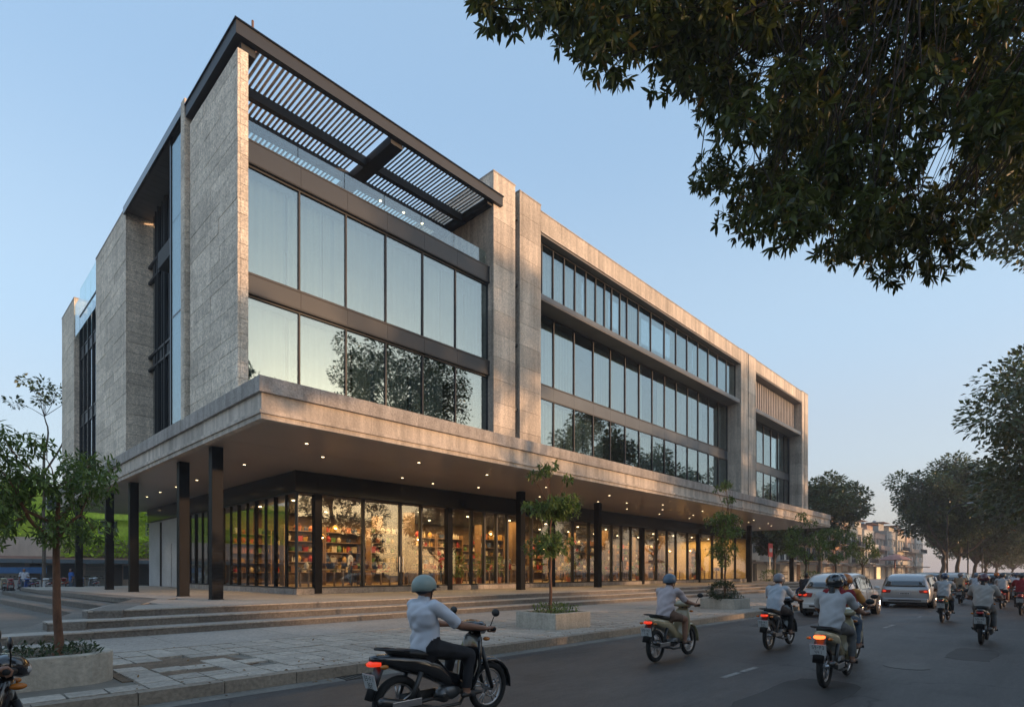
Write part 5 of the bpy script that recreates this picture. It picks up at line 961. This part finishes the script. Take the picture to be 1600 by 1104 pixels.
# planters and young trees
def shrubs(label, x0, x1, y0, y1, z, n, h, seed, mat=LEAF_SH, size=.09):
    q = np.random.default_rng(seed); C = np.stack([q.uniform(x0, x1, n), q.uniform(y0, y1, n), z+q.uniform(0, 1, n)**1.4*h], 1); D = np.stack([q.normal(0, .6, n), q.normal(0, .6, n), q.uniform(.2, 1.2, n)], 1)
    o = leafmesh('ground_shrubs', C, D, size, mat, None, 'stuff', 'long', 1, seed=seed, droop=.1); o['label'] = label; o['category'] = 'shrubs'; return o
def planter(label, poly, h, seed, group='concrete tree planters'):
    cx = sum(p[0] for p in poly)/len(poly); cy = sum(p[1] for p in poly)/len(poly)
    t_ = thing('planter', (cx, cy, .15), label, 'planter', group, world=True); inn = [(cx+(x-cx)*.86, cy+(y-cy)*.84) for x, y in poly]; n = len(poly)
    m_ = MB(); z0, z1 = .13, .15+h
    m_.rings([[vec(x, y, z0) for x, y in poly], [vec(x, y, z1-.015) for x, y in poly], [vec(cx+(x-cx)*.985, cy+(y-cy)*.985, z1) for x, y in poly], [vec(x, y, z1) for x, y in inn], [vec(x, y, z1-.12) for x, y in inn]], 0, False)
    m_.obj('planter_wall', PLANT, t_)
    m_ = MB(); m_.prism([(cx+(x-cx)*.9, cy+(y-cy)*.9) for x, y in poly], z0, z1-.07); m_.obj('soil', DIRT, t_); return t_
rr = lambda x0, x1, y0, y1, r, n=6: [(x1-r+r*math.cos(a), y1-r+r*math.sin(a)) for a in [math.pi/2*i/n for i in range(n+1)]]+[(x0+r+r*math.cos(a), y1-r+r*math.sin(a)) for a in [math.pi/2+math.pi/2*i/n for i in range(n+1)]]+[(x0+r+r*math.cos(a), y0+r+r*math.sin(a)) for a in [math.pi+math.pi/2*i/n for i in range(n+1)]]+[(x1-r+r*math.cos(a), y0+r+r*math.sin(a)) for a in [1.5*math.pi+math.pi/2*i/n for i in range(n+1)]]
planter('rounded concrete planter at the left edge', rr(.0, 1.9, 9.15, 10.6, .4), .38, 1)
planter('square pale concrete planter in front of the middle columns', rr(10.98, 12.45, 9.05, 10.42, .02, 1), .41, 2)
planter('square concrete planter with a dark rounded bush, third from the left', rr(21.6, 23.1, 9.0, 10.4, .02, 1), .41, 3)
shrubs('low leafy plants in the rounded left planter', .25, 1.75, 9.2, 10.4, .47, 700, .16, 4); shrubs('weedy plants in the square planter in front of the columns', 11.2, 12.3, 9.2, 10.2, .5, 420, .24, 5, LEAF_YG, .11)
def bush(label, c, r, seed, n=900, size=.08, mat=LEAF_SH):
    q = np.random.default_rng(seed); v = q.normal(0, 1, (n, 3)); v /= np.linalg.norm(v, axis=1, keepdims=True); rad = q.uniform(.5, 1, n)**.5
    C = np.array(c)+v*rad[:, None]*np.array(r)*(1+.15*np.sin(v[:, 0:1]*7+v[:, 1:2]*5)); t_ = thing('bush', (c[0], c[1], c[2]-r[2]), label, 'bush', world=True); leafmesh('foliage', C, v+np.array([0, 0, .3]), size, mat, t_, 'stuff', 'oval', 1, seed=seed)
    m_ = MB(); [limb(m_, (c[0], c[1], c[2]-r[2]), (c[0]+math.cos(a)*r[0]*.6, c[1]+math.sin(a)*r[1]*.6, c[2]+r[2]*.3), .015, .006, random.Random(seed), .1, 3, 4) for a in (0, 1.3, 2.5, 3.8, 5)]; m_.obj('stem', BARK, t_)
bush('dark rounded bush spilling over the third planter', (21.95, 9.65, .86), (.55, .50, .36), 6, 1500, .09); shrubs('low green plants beside the bush in the third planter', 22.3, 23.0, 9.15, 10.3, .5, 400, .28, 8)
G_Y = 'young trees along the pavement'
def young(label, base, H_, cl, seed, tr=.045, lsize=.13, bark=BARKR, mat=LEAF_YG, lpc=46, lean=(0, 0), droop=.25):
    cl = [(base[0]+a, base[1]+b, c, r) for a, b, c, r in cl]
    t, C, D = tree(label, base, H_, .8, cl[0][2]-.3, seed, clumps=cl, lpc=lpc, tr=tr, whorl=5, group=G_Y, bark=bark, fork=.96, lean=lean); leafmesh('crown', C, D, lsize, mat, t, 'stuff', 'long', 5, seed=seed, droop=droop); return t
q = random.Random(4)
young('young tree with a reddish trunk in the rounded left planter', (1.33, 9.8, .45), 3.7, [(-.05, .0, 2.15, .28)]+[(q.uniform(-1.0, .50), q.uniform(-.5, .5), q.uniform(2.05, 3.25), q.uniform(.24, .36)) for _ in range(28)], 101, lsize=.10, lpc=100, mat=LEAF_YG, droop=.35, tr=.055)
young('young tree with a sparse leader top in the square planter by the columns', (11.62, 9.75, .48), 4.7, [(0, 0, 2.2, .3)]+[(q.uniform(-.5, .5), q.uniform(-.4, .4), q.uniform(2.1, 3.5), q.uniform(.24, .36)) for _ in range(24)]+[(q.uniform(-.5, .45), q.uniform(-.3, .3), q.uniform(4.0, 4.5), .13) for _ in range(7)], 102, lsize=.15, lpc=50)
young('young tree rising from the third planter with the bush', (22.35, 9.7, .5), 4.9, [(0, 0, 2.0, .3)]+[(q.uniform(-.55, .5), q.uniform(-.4, .4), q.uniform(2.1, 3.9), q.uniform(.24, .36)) for _ in range(24)]+[(q.uniform(-.6, .6), q.uniform(-.3, .3), q.uniform(4.4, 5.1), .15) for _ in range(8)], 103, lsize=.15, lpc=46, mat=LEAF_YG)
for i, (x, h, lb) in enumerate(((33.0, 5.3, 'young pavement tree just past the end of the canopy line'), (38.6, 4.7, 'round headed pavement tree in front of the pale shophouses'), (45.0, 4.6, 'round headed pavement tree beside the silver people carrier'))):
    q = random.Random(200+i); young(lb, (x, 9.9, .15), h, [(0, 0, 2.4, .4)]+[(q.uniform(-.85, .85), q.uniform(-.8, .8), q.uniform(2.4, h-.45), q.uniform(.28, .42)) for _ in range(13)], 110+i, lsize=.17, lpc=52, mat=LEAF_YG, tr=.07, bark=BARK)
bush('green shrub at the foot of the shop end wall', (57.6, 20.5, 1.2), (.9, .9, .6), 12, 900, .14, LEAF_YG); bush('low shrub by the parked motorbikes past the third planter', (41.0, 10.2, .7), (1.5, .8, .55), 13, 1200, .12, LEAF_YG)
bush('shrub beside the last column of the canopy', (59.5, 17.5, .9), (1.2, 1.0, .8), 14, 900, .14, LEAF_YG)
# fallen leaves
n = 520; q_ = np.random.default_rng(9); C = np.stack([q_.uniform(1.5, 26, n), 7.72+q_.exponential(.9, n), np.full(n, .02)], 1); C[:, 2] = np.where(C[:, 1] > KY, .172, .010); C = C[C[:, 1] < 14.7]
o = leafmesh('fallen_leaves', C, np.tile([[1., .2, .25]], (len(C), 1))*np.where(q_.random((len(C), 1)) < .5, 1, -1), .055, M('dry leaf', (.22, .13, .05), .8, nz=((9, .4),)), None, 'stuff', 'oval', seed=2); o['label'] = 'scattered dry leaves along the kerb and pavement'; o['category'] = 'leaves'

# ================================================================ NEIGHBOURING BUILDINGS
def wmat(nm, c): return M(nm, c, .85, nz=((.4, .14), (3, .10)), stretch=(1, 1, .35))
WOOD_D = M('dark shutter', (.10, .085, .07), .6, nz=((2, .2),)); SHUT = M('roller shutter', (.34, .33, .30), .5, .2, nz=((1, .12),)); AWN = M('awning metal', (.16, .13, .11), .6, nz=((1, .2),)); WGL = M('house window glass', (.05, .06, .07), .08, nz=(), spec=.8); WFR = M('white window frame', (.45, .45, .43), .6, nz=())
ROOFR = M('rusty roof sheet', (.26, .13, .09), .7, nz=((1.2, .25), (9, .15))); LIT = M('lit shop opening', (.9, .7, .4), .6, nz=(), emis=((1, .72, .32), .7))
def house(label, x0, w, y, D_, floors, fh, wall, seed, axis=0, lit=False, group='shophouses down the street', zb=.12):
    q = random.Random(seed); t_ = thing('shophouse', (x0, y, zb), label, 'building', group); H_ = floors*fh+.6
    b_ = MB(); b_.box(0, w, 0, D_, 0, H_); b_.obj('wall', wall, t_)
    g0 = 3.1; nb = 2
    for i in range(nb):
        a = .25+(w-.5)*i/nb; c_ = a+(w-.5)/nb-.25
        if lit and i == 0: box('lit_opening', t_, a, c_, -.04, .02, .02, 2.5, LIT)
        else:
            for k in range(8): box('shutter_slat', t_, a, c_, -.05, .02, .03+.32*k, .32+.32*k, SHUT if q.random() < .9 else WOOD_D)
        box('door_post', t_, a-.12, a-.01, -.12, .02, 0, 2.8, wall)
    aw = MB(); aw.box(-.02, w+.02, -1.5, -.001, g0-.35, g0-.25); aw.box(-.02, w+.02, -1.54, -1.5, g0-.5, g0-.22); aw.obj('awning', AWN, t_)
    for f in range(1, floors):
        z = g0+(f-1)*fh; n = q.choice((2, 3)); bal = q.random() < .65
        if bal:
            bb = MB(); bb.box(.2, w-.2, -1.0, -.001, z+.02, z+.16); B2 = bb.obj('balcony', wall, t_)
            if q.random() < .5:
                rl = MB(); rl.box(.2, w-.2, -1.0, -.96, z+1.0, z+1.06); [rl.box(.2+.16*k, .23+.16*k, -.99, -.97, z+.16, z+1.0) for k in range(int((w-.4)/.16))]; rl.obj('railing', MULL, t_)
            else: box('parapet_wall', t_, .2, w-.2, -1.0, -.9, z+.16, z+.95, wall)
        for i in range(n):
            ww = w/n; a = ww*i+ww*.22; c_ = ww*(i+1)-ww*.22; zb_, zt = (z+.2, z+2.3) if bal else (z+.9, z+2.2)
            f_ = MB(); f_.box(a-.06, c_+.06, -.07, .01, zt, zt+.08); f_.box(a-.06, c_+.06, -.09, .01, zb_-.08, zb_); f_.box(a-.06, a, -.07, .01, zb_, zt); f_.box(c_, c_+.06, -.07, .01, zb_, zt); f_.box((a+c_)/2-.03, (a+c_)/2+.03, -.06, .01, zb_, zt)
            F_ = f_.obj('window', WFR, t_); box('pane', F_, a, c_, -.03, .005, zb_, zt, WGL)
            hd = box('window_hood', t_, a-.15, c_+.15, -.4, -.001, zt+.15, zt+.2, wall)
        box('floor_band', t_, -.01, w+.01, -.05, .0, z-.1, z+.05, WFR)
    box('roof_edge', t_, -.05, w+.05, -.12, D_, H_, H_+.12, wall)
    if q.random() < .7:
        b_ = MB(); b_.box(w*.2, w*.8, 2, 6, H_+.12, H_+2.1); b_.obj('roof_room', wall, t_); box('tin_roof', t_, w*.1, w*.9, .8, 6.3, H_+2.15, H_+2.2, ROOFR)
    if q.random() < .8:
        b_ = MB(); b_.tube([(w*.3, 3, H_+2.3), (w*.3+1.3, 3, H_+2.3)], .4, 12); b_.box(w*.3, w*.3+1.3, 2.7, 3.3, H_+.1, H_+1.95); b_.obj('water_tank', M('steel water tank', (.30, .31, .32), .35, .8, nz=()), t_, True)
    return t_
WALLS = [('pinkish plaster', (.50, .36, .29)), ('cream plaster', (.55, .47, .36)), ('apricot plaster', (.55, .34, .22)), ('off white plaster', (.56, .54, .49)), ('weathered grey plaster', (.38, .36, .33)), ('peach plaster', (.56, .40, .30))]
xh = 66; hs = []
for i, (w, fl, fh, wi, lit) in enumerate(((7, 2, 3.4, 3, 0), (8, 2, 3.2, 3, 0), (8, 2, 3.3, 4, 0), (8, 2, 3.2, 3, 0), (9, 3, 3.1, 2, 0), (8, 3, 3.0, 5, 0), (9, 3, 3.2, 2, 0), (9, 3, 3.2, 1, 0), (8, 3, 3.1, 3, 0), (9, 3, 3.0, 0, 1), (9, 3, 3.3, 4, 0), (9, 3, 3.2, 1, 0), (10, 3, 3.1, 5, 0), (10, 3, 3.2, 3, 0))):
    nm, c_ = WALLS[wi]; house('%s shophouse with %d storeys, %s in the row beyond the building' % (nm.replace(' plaster', ''), fl, ('first', 'second', 'third', 'fourth', 'fifth', 'sixth', 'seventh', 'eighth', 'ninth', 'tenth', 'eleventh', 'twelfth', 'thirteenth', 'fourteenth')[i]), xh, w-.02, 31.5-i*.35, 12, fl, fh, wmat(nm, c_), 300+i, lit=lit); xh += w
# opposite side of the street (seen reflected in the glass)
xh = -50
for i in range(12):
    w = 9+(i*7 % 4); nm, c_ = WALLS[(i*5+1) % 6]
    back = -58 if xh+w > 24 and xh < 64 else -21
    t_ = house('%s shophouse across the street, %s from the left' % (nm.replace(' plaster', ''), ('first', 'second', 'third', 'fourth', 'fifth', 'sixth', 'seventh', 'eighth', 'ninth', 'tenth', 'eleventh', 'twelfth')[i]), xh+w, w-.02, back, 10, 2 if i % 3 else 3, 3.1, wmat(nm, c_), 400+i, group='shophouses across the street'); t_.rotation_euler = (0, 0, math.pi); xh += w
# left background: low shops with a tin awning, blank wall, lime green creeper screen
lb = thing('market_building', (-30, 64, .12), 'low row of shops with a rusty awning under a lime green plant covered wall', 'building', world=True)
m_ = MB(); m_.box(-46, 40, 64, 74, .1, 4.6); m_.obj('wall', wmat('dusty pink plaster', (.66, .52, .42)), lb); m_ = MB(); m_.box(-20, 42, 66, 76, 4.6, 9.3); m_.obj('upper_wall', M('lime painted wall', (.55, .70, .08), .85, nz=((.5, .2), (4, .15))), lb)
for i in range(22):
    x = -44+3.9*i; 
    for k in range(2):
        a = x+1.9*k
        if (i*2+k) % 3 == 0: box('dark_opening', lb, a+.1, a+1.75, 63.93, 64.02, .12, 2.4, ROOM)
        elif (i*2+k) % 3 == 1:
            for s_ in range(6): box('shutter_slat', lb, a+.1, a+1.75, 63.93, 64.02, .14+.38*s_, .5+.38*s_, SHUT)
        else: box('shop_door', lb, a+.1, a+1.0, 63.93, 64.02, .12, 2.3, WOOD_D); box('shop_window', lb, a+1.1, a+1.75, 63.95, 64.02, .9, 2.2, WGL)
    box('awning_sheet', lb, x+.01, x+3.89, 61.6, 63.98, 2.75, 2.82, ROOFR, rot=(R(7), 0, 0)); box('awning_fascia', lb, x+.01, x+3.89, 61.5, 61.6, 2.35, 2.68, M('blue grey fascia', (.12, .15, .17), .6, nz=((1, .15),)))
for i in range(9):
    for z in (5.2, 7.2):
        x = 4.2+3.9*i; f_ = MB(); f_.box(x, x+1.5, 65.9, 66.02, z, z+1.3); F_ = f_.obj('window', WFR, lb); box('pane', F_, x+.1, x+1.4, 65.86, 65.9, z+.1, z+1.2, WGL)
for i in range(6): box('green_screen', lb, 2.8+6.5*i, 9.1+6.5*i, 65.3, 65.5, 6.6, 7.1, M('lime painted wall', (.26, .36, .04)))
q_ = np.random.default_rng(77); n = 9000; C = np.stack([q_.uniform(-44, 3, n), q_.uniform(64.6, 67, n), 4.5+q_.uniform(0, 1, n)**.8*(3.9+.7*np.sin(q_.uniform(-44, 3, n)))], 1)
leafmesh('creeper', C, np.tile([[0, -1., .3]], (n, 1)), .42, LEAF_LIME, lb, 'stuff', 'oval', seed=4, droop=.4)
C = np.stack([q_.uniform(8.8, 40, 5200), q_.uniform(63.3, 63.9, 5200), 3.0+q_.uniform(0, 1, 5200)*2.0], 1); leafmesh('creeper', C, np.tile([[0, -1., .3]], (len(C), 1)), .42, LEAF_LIME, lb, 'stuff', 'oval', seed=15, droop=.4)
C = np.stack([q_.uniform(3, 40, 7000), q_.uniform(64.9, 65.9, 7000), 4.7+q_.uniform(0, 1, 7000)**.8*5.0], 1); C = C[(np.sin(C[:, 0]*1.3)+np.cos(C[:, 2]*2.1+C[:, 0]*.6) > -.2)]; leafmesh('creeper', C, np.tile([[0, -1., .3]], (len(C), 1)), .44, LEAF_LIME, lb, 'stuff', 'oval', seed=5, droop=.4)
m_ = MB(); m_.box(3.2, 7.0, 56.5, 58.2, 1.9, 1.96); m_.box(3.2, 7.0, 56.45, 56.5, 1.5, 1.95); [m_.box(a, a+.06, b, b+.06, .12, 1.9) for a in (3.3, 6.8) for b in (56.6, 58)]
st_ = thing('market_stall', (5.2, 57.3, .12), 'small stall with a bright blue tarpaulin behind the parked motorbikes', 'stall', world=True); m_.obj('canopy', M('blue tarpaulin', (.05, .15, .33), .6, nz=((2, .15),)), st_); m_ = MB(); m_.box(3.4, 6.7, 56.8, 57.9, .12, 1.0); m_.obj('counter', WFR, st_)
# roadside sign and parasol near the far shophouses
sg = thing('street_sign', (62.5, 22.3, .15), 'small red and white sign on a thin pole beside the low dark tree', 'sign', world=True); m_ = MB(); m_.tube([(62.5, 22.3, .1), (62.5, 22.3, 4.6)], .05, 8); m_.obj('pole', CHR, sg); m_ = MB(); m_.box(61.9, 63.1, 22.2, 22.27, 3.2, 4.6); F_ = m_.obj('sign_board', M('red sign', (.5, .04, .04), .5, nz=()), sg); box('sign_stripe', F_, 62.1, 62.9, 22.17, 22.195, 3.7, 4.1, PLATE)
ps = thing('parasol', (59, 10.5, .15), 'faded pink parasol on a pole standing on the far pavement', 'parasol', world=True); m_ = MB(); m_.tube([(59, 10.5, .1), (59, 10.5, 3.0)], .05, 8); m_.obj('pole', M('pink pole', (.5, .2, .18), .5, nz=()), ps); m_ = MB(); m_.rings([[vec(59+r_*math.cos(2*math.pi*k/10), 10.5+r_*math.sin(2*math.pi*k/10), z) for k in range(10)] for r_, z in ((.05, 3.15), (.7, 2.95), (1.25, 2.65), (1.24, 2.63), (.05, 3.1))]); m_.obj('canopy', M('faded pink cloth', (.45, .25, .22), .8, nz=()), ps)
for i, x in enumerate((74, 92, 110)):
    lp = thing('street_lamp', (x, 8.6, .15), 'grey street lamp on the far pavement, %s from the building' % ('first', 'second', 'third')[i], 'street lamp', 'street lamps', world=True); m_ = MB(); m_.tube([(x, 8.6, .1), (x, 8.6, 7.5), (x, 8.2, 8.3), (x, 7.0, 8.6)], [.09, .06, .05, .04], 8); m_.obj('pole', MULL, lp); m_ = MB(); m_.ell((x, 6.7, 8.58), (.14, .35, .07)); m_.obj('lamp_head', CHR, lp, True)

# ================================================================ INSIDE THE SHOP
for i, (x, y, sh_, a, lb_) in enumerate(((14.6, 24.9, C_WHITE, 160, 'shopper in white behind the first wide pane of the shop'), (20.6, 25.2, C_RED, 40, 'shopper in dark red between the shop columns'), (25.4, 24.8, C_LBLU, 250, 'shopper in pale blue near the middle of the shop'), (31.8, 24.6, C_DARK, 100, 'shopper in black past the middle column of the shop'), (39.5, 24.9, C_ORG, 200, 'shopper in orange toward the far end of the shop'), (50.2, 24.2, C_GREY, 300, 'shopper in grey beside the lit yellow end wall'))):
    reperson(FIRST_STANDING, lb_, (x, y, .94), R(a), sh_)
for x in (15.5, 15.7, 34.0, 34.2): box('door_handle', SF, x-.015, x+.015, YS-.12, YS-.09, 1.6, 2.3, CHR)
GOODC = [('terracotta', (.45, .16, .07)), ('cream', (.62, .52, .36)), ('white', (.7, .66, .58)), ('ochre', (.55, .33, .08)), ('dark blue', (.05, .08, .16)), ('brown', (.18, .09, .05)), ('red', (.42, .04, .03)), ('green', (.10, .20, .05))]
GM = [M(n_+' goods', c_, .5, nz=()) for n_, c_ in GOODC]; SHW = M('shelf timber', (.24, .14, .07), .5, nz=((3, .2),))
def shelf_proto():
    t_ = thing('shelf_unit', (0, 0, 0), 'tall timber shelf unit', 'shelf'); 
    for x in (0, 2.0): box('upright', t_, x, x+.05, 0, .45, 0, 2.9, SHW)
    for z in (.12, .62, 1.12, 1.62, 2.12, 2.62): box('shelf', t_, .05, 2.0, .02, .45, z, z+.035, SHW)
    box('shelf_back', t_, .05, 2.0, .42, .45, .15, 2.88, INTW); return t_
def goods_meshes():
    out = []
    m_ = MB(); m_.box(-.12, .12, -.1, .1, 0, .26); m_.box(-.13, .13, -.11, .11, .20, .24); out.append(('storage_box', m_, 'box'))
    m_ = MB(); m_.tube([(0, 0, 0), (0, 0, .03), (0, 0, .15), (0, 0, .24), (0, 0, .28)], [.07, .09, .12, .07, .05], 10); out.append(('vase', m_, 'vase'))
    m_ = MB(); m_.tube([(0, 0, 0), (0, 0, .16), (0, 0, .19)], [.11, .15, .155], 12); m_.tube([(-.14, 0, .18), (-.08, 0, .29), (.08, 0, .29), (.14, 0, .18)], .01, 5); out.append(('basket', m_, 'basket'))
    m_ = MB(); m_.tube([(0, 0, 0), (0, 0, .2), (0, 0, .24), (0, 0, .32)], [.045, .045, .02, .018], 8); m_.tube([(.12, 0, 0), (.12, 0, .15), (.12, 0, .2), (.12, 0, .26)], [.04, .04, .02, .018], 8); out.append(('bottle_pair', m_, 'bottles'))
    res = []
    for nm, mb, cat in out:
        for gi, gm in enumerate(GM):
            o = mb.obj(nm, gm); res.append((nm, o.data, cat, GOODC[gi][0])); bpy.data.objects.remove(o)
    return res
GD = goods_meshes(); ng = 0; q = random.Random(12)
def good(x, y, z, where):
    nm, me, cat, cn_ = q.choice(GD); o = bpy.data.objects.new(nm, me); COL.objects.link(o); o.location = (x, y, z); o.rotation_euler = (0, 0, q.uniform(-.4, .4)); s_ = q.uniform(.8, 1.25); o.scale = (s_,)*3
    tag(o, '%s %s %s inside the lit shop' % (cn_, nm.replace('_', ' '), where), cat, '%s %s items %s' % (cn_, cat, where))
SP = shelf_proto(); places = [(x, 30.6, 0) for x in np.arange(11.2, 55, 2.2)]+[(12.0, 26.4, 0), (14.1, 26.4, 0), (19.2, 26.6, 0), (21.3, 26.6, 0), (27.5, 26.8, 0), (29.6, 26.8, 0), (38, 26.6, 0), (40.1, 26.6, 0), (46.8, 26.6, 0)]+[(x, 25.3, 0) for x in (16.0, 23.6, 32.2, 34.4, 43.0, 50.8)]
for i, (x, y, a) in enumerate(places):
    s_ = SP if i == 0 else copy_tree(SP, (0, 0, 0)); s_.location = (x, y, .94); back = y > 30
    j_ = i if back else i-20; s_['label'] = 'timber shelf unit %s, %s from the glass corner' % ('on the back wall' if back else 'on the open floor', ORD[sorted(p[0] for p in places if (p[1] > 30) == back).index(x)]); s_['group'] = 'shop shelves '+('against the back wall' if back else 'in the middle of the floor')
    zs = (.155, .655, 1.155, 1.655, 2.155, 2.655)
    for zi in range(1, 6):
        for xx in np.arange(.22, 1.9, .30 if not back else .40):
            if q.random() < (.72 if back else .85) and ng < 860: good(x+xx+q.uniform(-.05, .05), y+.2, .94+zs[zi], 'on the back wall shelves' if back else 'on the floor shelves'); ng += 1
TB = thing('display_table', (0, 0, 0), 'display table', 'table'); box('table_top', TB, -.9, .9, -.45, .45, .74, .80, M('pale timber', (.48, .34, .18), .5, nz=((3, .15),)))
for a in (-.85, .79):
    for b in (-.42, .36): box('leg', TB, a, a+.06, b, b+.06, 0, .74, SHW)
for i in range(15):
    s_ = TB if i == 0 else copy_tree(TB, (0, 0, 0)); x = 12.6+2.9*i; y = 23.9+(i % 2)*.6; s_.location = (x, y, .94); s_['label'] = 'pale display table behind the shop glass, %s from the glass corner' % ORD[i]; s_['group'] = 'display tables behind the shop glass'
    for k in range(8): good(x-.75+.21*k, y+q.uniform(-.3, .3), 1.745, 'on the display tables')
ST = thing('stool', (0, 0, 0), 'stool', 'stool'); m_ = MB(); m_.tube([(0, 0, .66), (0, 0, .70)], .17, 14); m_.obj('seat', SHW, ST)
for k in range(4): a = math.pi/4+math.pi/2*k; m_ = MB(); m_.tube([(.12*math.cos(a), .12*math.sin(a), .66), (.2*math.cos(a), .2*math.sin(a), 0)], .014, 6); m_.obj('leg', MULL, ST)
for i in range(14):
    s_ = ST if i == 0 else copy_tree(ST, (0, 0, 0)); s_.location = (13.9+2.9*i, 23.2+(i % 3)*.25, .94); s_['label'] = 'round stool between the display tables, %s from the glass corner' % ORD[i]; s_['group'] = 'stools between the display tables'
PT = None
for i, x in enumerate((19.4, 20.4, 21.6, 23.4, 29.4, 33.6, 37.8, 42.6, 47.2)):
    t_ = thing('potted_plant', (x, 23.1+(i % 2)*.5, .94), 'leafy potted plant behind the shop glass, %s from the glass corner' % ORD[i], 'plant', 'potted plants behind the shop glass', world=True); y = 23.1+(i % 2)*.5
    m_ = MB(); m_.tube([(x, y, .94), (x, y, 1.3)], [.16, .22], 12); m_.obj('pot', GM[0], t_); g_ = np.random.default_rng(i); n = 170; v = g_.normal(0, 1, (n, 3)); v /= np.linalg.norm(v, axis=1, keepdims=True)
    leafmesh('leaves', np.array((x, y, 1.95))+v*g_.uniform(.2, 1, n)[:, None]*np.array((.42, .42, .6)), v, .24, LEAF_YG, t_, 'stuff', 'long', seed=i)
PD = thing('pendant_lamp', (0, 0, 0), 'pendant', 'lamp'); m_ = MB(); m_.tube([(0, 0, 0), (0, 0, 1.3)], .008, 5); m_.obj('cord', DKP, PD); m_ = MB(); m_.rings([[vec(r_*math.cos(2*math.pi*k/14), r_*math.sin(2*math.pi*k/14), z) for k in range(14)] for r_, z in ((.03, .06), (.10, 0), (.16, -.10), (.155, -.10), (.09, -.005))]); m_.obj('lamp_shade', M('brass shade', (.4, .25, .08), .3, .8, nz=()), PD); m_ = MB(); m_.ell((0, 0, -.09), (.06, .06, .07)); m_.obj('bulb', BULB, PD, True)
pts = [(12.6+2.1*i, 23.9+((i*7) % 5)*1.3, 3.25+((i*3) % 4)*.22) for i in range(21)]
for i, (x, y, z) in enumerate(pts):
    s_ = PD if i == 0 else copy_tree(PD, (0, 0, 0)); s_.location = (x, y, z); s_['label'] = 'small glowing pendant lamp in the shop, %s from the glass corner' % ORD[i]; s_['group'] = 'pendant lamps in the shop'
for i in range(13):
    for y in (25.0, 28.6):
        x = 11.8+3.5*i; m_ = MB(); m_.tube([(x, y, 4.80), (x, y, 4.835)], .07, 10); m_.obj('ceiling_light', SPOTM, bld)
for i in range(8):
    ld = bpy.data.lights.new('ceiling lamp glow', 'AREA'); ld.shape = 'RECTANGLE'; ld.size = 4.8; ld.size_y = 5.5; ld.energy = SHOPW; ld.color = (1, .58, .22); lo = bpy.data.objects.new('ceiling_glow', ld); COL.objects.link(lo); lo.location = (13.6+5.7*i, 26.6, 4.78)
for i, (x, y) in enumerate(LT[:20]):
    if x > 57 or i % 2: continue
    ld = bpy.data.lights.new('downlight beam', 'SPOT'); ld.energy = 60; ld.spot_size = R(95); ld.spot_blend = .8; ld.color = (1, .74, .45); ld.shadow_soft_size = .06; lo = bpy.data.objects.new('downlight_beam', ld); COL.objects.link(lo); lo.location = (x, y, CZ-.02)
# ================================================================ AIR
hz = MB(); hz.box(-402, 902, -402, 902, -1.7, 22.5); hv = hz.obj('haze', M('air', (1, 1, 1))); tag(hv, kind='stuff'); hm = bpy.data.materials.new('haze air'); hm.use_nodes = True; hv.data.materials.clear(); hv.data.materials.append(hm)
hm.node_tree.nodes.remove(hm.node_tree.nodes['Principled BSDF']); pv = hm.node_tree.nodes.new('ShaderNodeVolumePrincipled'); pv.inputs['Color'].default_value = (.86, .86, .9, 1); pv.inputs['Density'].default_value = .0010; pv.inputs['Anisotropy'].default_value = .2
hm.node_tree.links.new(pv.outputs[0], hm.node_tree.nodes['Material Output'].inputs['Volume'])
